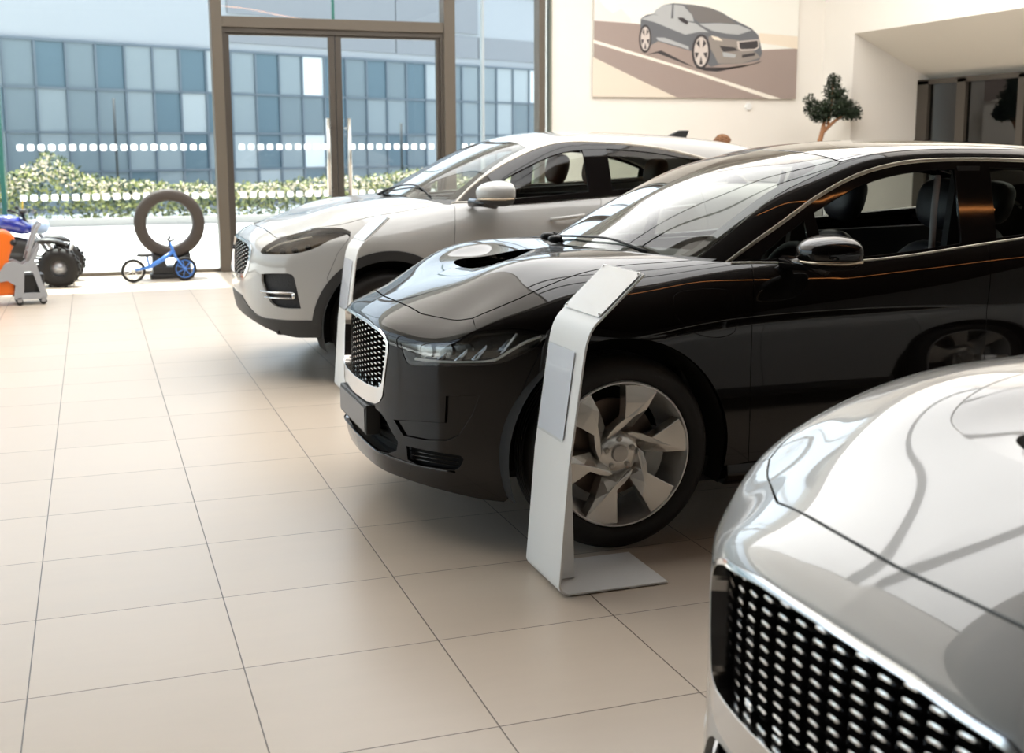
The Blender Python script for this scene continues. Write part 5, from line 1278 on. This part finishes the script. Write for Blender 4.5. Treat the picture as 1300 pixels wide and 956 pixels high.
# ---------------------------------------------------------------- poster on the far wall (a flat print)
po=empty('wall_poster',(0,FY,0),0,'large print of a grey car on a road, hung on the far wall','poster')
X0p,X1p,Z0p,Z1p=6.51,9.68,2.205,3.62
bm=BM(); box(bm,X0p,X1p,-.045,-.005,Z0p,Z1p); obj('panel_board',bm,mat('poster_edge',(.62,.58,.52),.6),po)
pm=[mat('print_sky',(0.900,0.900,0.853),.5),mat('print_road',(0.364,0.295,0.271),.5),mat('print_line',(0.900,0.853,0.775),.5),mat('print_verge',(0.775,0.698,0.597),.5),mat('print_body',(.15,.16,.18),.5),mat('print_body_light',(.46,.48,.50),.5),mat('print_glass',(.19,.18,.18),.5),mat('print_dark',(0.050,0.045,0.050),.5),mat('print_wheel',(0.651,0.589,0.558),.5),mat('print_hill',(0.853,0.806,0.775),.5),mat('print_sand',(0.868,0.775,0.651),.5),mat('print_lamp',(0.900,0.806,0.682),.5),mat('print_lower',(.30,.27,.25),.5)]
bm=BM()
def U(u,v): # print coordinates: pixels of the print as seen, 753..1012 x 0..125 -> metres on the wall
    return (X0p+(u-752.5)/(1009.5-752.5)*(X1p-X0p), Z0p+(125.0-v)/125.0*(3.50-Z0p))
layer=[0]
def poly(pts,mi,closed=True):
    layer[0]+=1; y=-.0455-.00035*layer[0]
    bm.faces.new([bm.verts.new((U(u,v)[0],y,U(u,v)[1])) for u,v in pts]).material_index=mi
def zz(L): return [(745+a*.2115,b*.2115) for a,b in L]
T=-11
poly([(752.5,T),(1009.5,T),(1009.5,125),(752.5,125)],0)
poly([(752.5,30),(752.5,5),(757,0),(766,12),(775,18),(785,12),(796,24),(796,30)],9)
poly([(752.5,28),(800,30),(958,41),(958,60),(1009.5,56),(1009.5,125),(752.5,125)],1)
poly([(958,37),(1009.5,40),(1009.5,57),(985,53),(958,50)],10)
poly(zz([(30,350),(190,430),(330,500),(520,590),(30,590)]),3)
poly(zz([(32,246),(200,296),(520,390),(800,478),(1160,590),(1080,592),(760,486),(480,396),(190,312),(32,266)]),2)
poly(zz([(330,330),(420,300),(620,400),(900,395),(1030,350),(1010,365),(760,425),(680,420),(560,380),(400,318)]),7)
# car print
poly(zz([(298,150),(300,110),(330,88),(372,78),(385,55),(430,22),(490,10),(600,14),(700,28),(770,52),(840,92),(905,122),(960,148),(1000,185),(1015,235),(1030,300),(1015,345),(900,372),(780,376),(720,395),(640,340),(600,300),(560,290),(400,245),(360,270),(300,200)]),4)
poly(zz([(372,78),(385,55),(430,22),(480,20),(475,100),(440,98)]),5)
poly(zz([(490,18),(545,22),(600,80),(610,118),(488,108)]),5)
poly(zz([(560,18),(680,26),(750,50),(820,90),(868,124),(760,118),(640,122),(612,100)]),6)
poly(zz([(300,112),(372,82),(620,128),(700,180),(640,180),(560,200),(380,130)]),5)
poly(zz([(640,130),(760,122),(880,128),(960,160),(880,190),(800,185),(720,170)]),5)
poly(zz([(390,222),(440,222),(580,272),(585,292),(520,272),(400,240)]),5)
poly(zz([(700,205),(880,225),(990,300),(1020,330),(900,372),(760,372),(740,330),(700,260)]),12)
poly(zz([(712,200),(760,210),(785,232),(735,226)]),11)
poly(zz([(765,262),(860,270),(880,290),(790,300)]),7)
poly(zz([(785,300),(870,315),(862,335),(790,330)]),5)
poly(zz([(872,232),(1004,215),(1010,265),(985,285),(895,290),(878,275)]),8)
poly(zz([(886,238),(998,222),(1002,262),(980,276),(900,281),(888,270)]),7)
poly(zz([(905,315),(985,300),(985,318),(905,335)]),7)
def ell(cx,cy,rx,ry,mi,n=28): poly(zz([(cx+rx*math.cos(2*PI*i/n),cy+ry*math.sin(2*PI*i/n)) for i in range(n)]),mi)
ell(656,302,56,108,7); ell(656,302,42,92,8); ell(326,232,36,86,7); ell(326,232,26,72,8)
for cx,cy,rx,ry in ((656,302,42,92),(326,232,26,72)):
    for k in range(5):
        a=k*2*PI/5+.3
        poly(zz([(cx+rx*.3*math.cos(a),cy+ry*.3*math.sin(a)),(cx+rx*.9*math.cos(a-.28),cy+ry*.9*math.sin(a-.28)),(cx+rx*.9*math.cos(a+.28),cy+ry*.9*math.sin(a+.28))]),7)
poly(zz([(512,96),(545,96),(575,120),(570,138),(530,118)]),7)
obj('print',bm,pm,po)
# small round sensor below the print
bm=BM(); lathe(bm,[(0,-.03),(.04,-.03),(.055,-.015),(.055,0)],24,'y',c=(8.93,FY,2.09)); tag(obj('wall_sensor',bm,m_sheet,smooth=.6),'small white round sensor on the wall below the print','sensor')

# ---------------------------------------------------------------- corner tree
tr_=empty('corner_tree',(9.62,14.45,0),0,'small potted tree with dark green cloud-shaped leaf clusters in the corner','tree')
bm=BM(); lathe(bm,[(0,0),(.20,0),(.25,.42),(.27,.45),(.25,.46),(.23,.40),(0,.38)],32,'z'); obj('pot',bm,mat('planter_white',(.7,.68,.64),.4),tr_,smooth=.6)
bm=BM(); tube(bm,[(0,0,.38),(-.06,.02,.9),(-.09,.04,1.4),(-.02,.0,1.72),(.02,0,1.95)],[.05,.042,.038,.034,.02],10)
tube(bm,[(-.02,.0,1.72),(.12,-.05,1.86),(.28,-.1,1.98)],[.03,.022,.015],8); tube(bm,[(.05,-.02,1.82),(.12,0,2.15),(.12,0,2.4)],[.02,.018,.012],8)
obj('trunk',bm,mat('tree_bark',(.36,.17,.08),.7,bump=(30,.4)),tr_)
blobs=[(-.10,.02,2.03,.19,.13),(-.22,.02,2.14,.09,.10),(-.05,0,1.94,.15,.09),(.16,-.04,2.08,.23,.17),(.13,0,2.28,.15,.12),(.13,0,2.42,.11,.09),(.30,-.08,2.02,.20,.14),(.42,-.1,1.98,.11,.10),(.26,0,2.22,.10,.12)]
def tree_fn(rng):
    b=rng.choices(blobs,[q[3]**2 for q in blobs])[0]; v=Vector((rng.gauss(0,1),rng.gauss(0,1),rng.gauss(0,1))).normalized()*rng.random()**.35
    return (b[0]+v.x*b[3],b[1]+v.y*b[3]*.8,b[2]+v.z*b[4])
leaves('foliage',tree_fn,5200,.042,[mat('tree_leaf',(.018,.035,.012),.5),mat('tree_leaf_dark',(.008,.016,.007),.5),g3],parent=tr_)

# ---------------------------------------------------------------- person behind the cars: only the crown of the hair shows
def person():
    p=empty('person',(6.70,12.05,0),PI*.95,'person with brown curly hair standing behind the white car, only the hair in view','person')
    J={'pel':(0,0,.93),'ch':(0,0,1.25),'nk':(0,0,1.42),'hd0':(0,.0,1.47),'hl':(.09,0,.88),'kl':(.10,-.01,.48),'al':(.10,.02,.08),'tl':(.11,-.14,.03),'hr':(-.09,0,.88),'kr':(-.10,-.01,.48),'ar':(-.10,.02,.08),'tr':(-.11,-.14,.03),
       'sl':(.17,0,1.36),'el':(.23,.02,1.10),'wl':(.24,-.06,.86),'sr':(-.17,0,1.36),'er':(-.23,.02,1.10),'wr':(-.24,-.06,.86),'pl':(.24,-.08,.80),'pr':(-.24,-.08,.80)}
    rad={'pel':.14,'ch':.14,'nk':.055,'hd0':.06,'hl':.09,'kl':.058,'al':.042,'tl':.03,'hr':.09,'kr':.058,'ar':.042,'tr':.03,'sl':.06,'el':.042,'wl':.028,'sr':.06,'er':.042,'wr':.028,'pl':.03,'pr':.03}
    E=[('pel','ch'),('ch','nk'),('nk','hd0'),('pel','hl'),('hl','kl'),('kl','al'),('al','tl'),('pel','hr'),('hr','kr'),('kr','ar'),('ar','tr'),('ch','sl'),('sl','el'),('el','wl'),('wl','pl'),('ch','sr'),('sr','er'),('er','wr'),('wr','pr')]
    for s_,k in ((1,'pl'),(-1,'pr')):
        for i in range(5):
            b=Vector(J[k]); 
            if i<4: a=b+Vector(((i-1.5)*.008*s_,-.02+(i-1.5)*.014,-.05)); c=a+Vector((0,-.006,-.032-.006*(1.5-abs(i-1.5)))); 
            else: a=b+Vector((-.012*s_,-.038,-.012)); c=a+Vector((-.006*s_,-.018,-.028))
            J[k+'a%d'%i]=tuple(a); J[k+'c%d'%i]=tuple(c); rad[k+'a%d'%i]=.009; rad[k+'c%d'%i]=.007; E+=[(k,k+'a%d'%i),(k+'a%d'%i,k+'c%d'%i)]
    ks=list(J); ix={k:i for i,k in enumerate(ks)}
    me=bpy.data.meshes.new('body'); me.from_pydata([J[k] for k in ks],[(ix[a],ix[b]) for a,b in E],[]); me.materials.append(mat('dark_clothes',(.05,.05,.06),.8))
    b=bpy.data.objects.new('body',me); col.objects.link(b); b.parent=p
    md=b.modifiers.new('skin','SKIN'); sv=me.skin_vertices[0].data
    for k in ks: sv[ix[k]].radius=(rad[k],rad[k])
    sv[ix['pel']].use_root=True
    s2=b.modifiers.new('sub','SUBSURF'); s2.levels=1; s2.render_levels=2
    sk=mat('skin',(.55,.33,.24),.5)
    bm=BM(); squad(bm,(0,-.01,1.545),(.074,.092,.115),2.2,28,18,fn=lambda q:[q[0]*(1-.18*max(0,-q[2])),q[1]*(1-.1*max(0,-q[2])),q[2]])
    squad(bm,(0,-.105,1.535),(.012,.016,.020),2,10,8); squad(bm,(.076,0,1.54),(.010,.02,.03),2,10,8); squad(bm,(-.076,0,1.54),(.010,.02,.03),2,10,8)
    obj('head',bm,sk,b)
    for s_ in (-1,1): bm=BM(); squad(bm,(s_*.030,-.092,1.552),(.012,.008,.008),2,10,6); obj('eye',bm,mat('eye_dark',(.05,.02,.02),.4),b)
    bm=BM(); squad(bm,(0,-.093,1.492),(.022,.008,.006),2,10,6); obj('mouth',bm,mat('lip_red',(.35,.10,.09),.4),b)
    rng=random.Random(4); bm=BM()
    squad(bm,(0,.015,1.575),(.085,.098,.088),2,24,14)
    for i in range(90):
        v=Vector((rng.gauss(0,1),rng.gauss(.3,1),abs(rng.gauss(.3,1)))).normalized(); c=Vector((0,.015,1.575))+Vector((v.x*.085,v.y*.098,v.z*.082)); squad(bm,tuple(c),(.016,.016,.014),2,7,5)
    obj('hair',bm,mat('brown_hair',(.20,.09,.035),.6),b)
    return p
person()

black_car=ipace('car',(1.8389,4.9464,0),m_black_paint,'glossy black electric car with silver six-spoke wheels in the middle of the row')
near_car=ipace('car',(1.797,1.428,0),m_white_paint,'white car cropped by the bottom right corner, nearest the viewer',scoop=1)
far_car=epace('car',(1.80,8.50,0),m_white_paint,'white compact SUV with tan seats behind the black car, nearest the glass front')
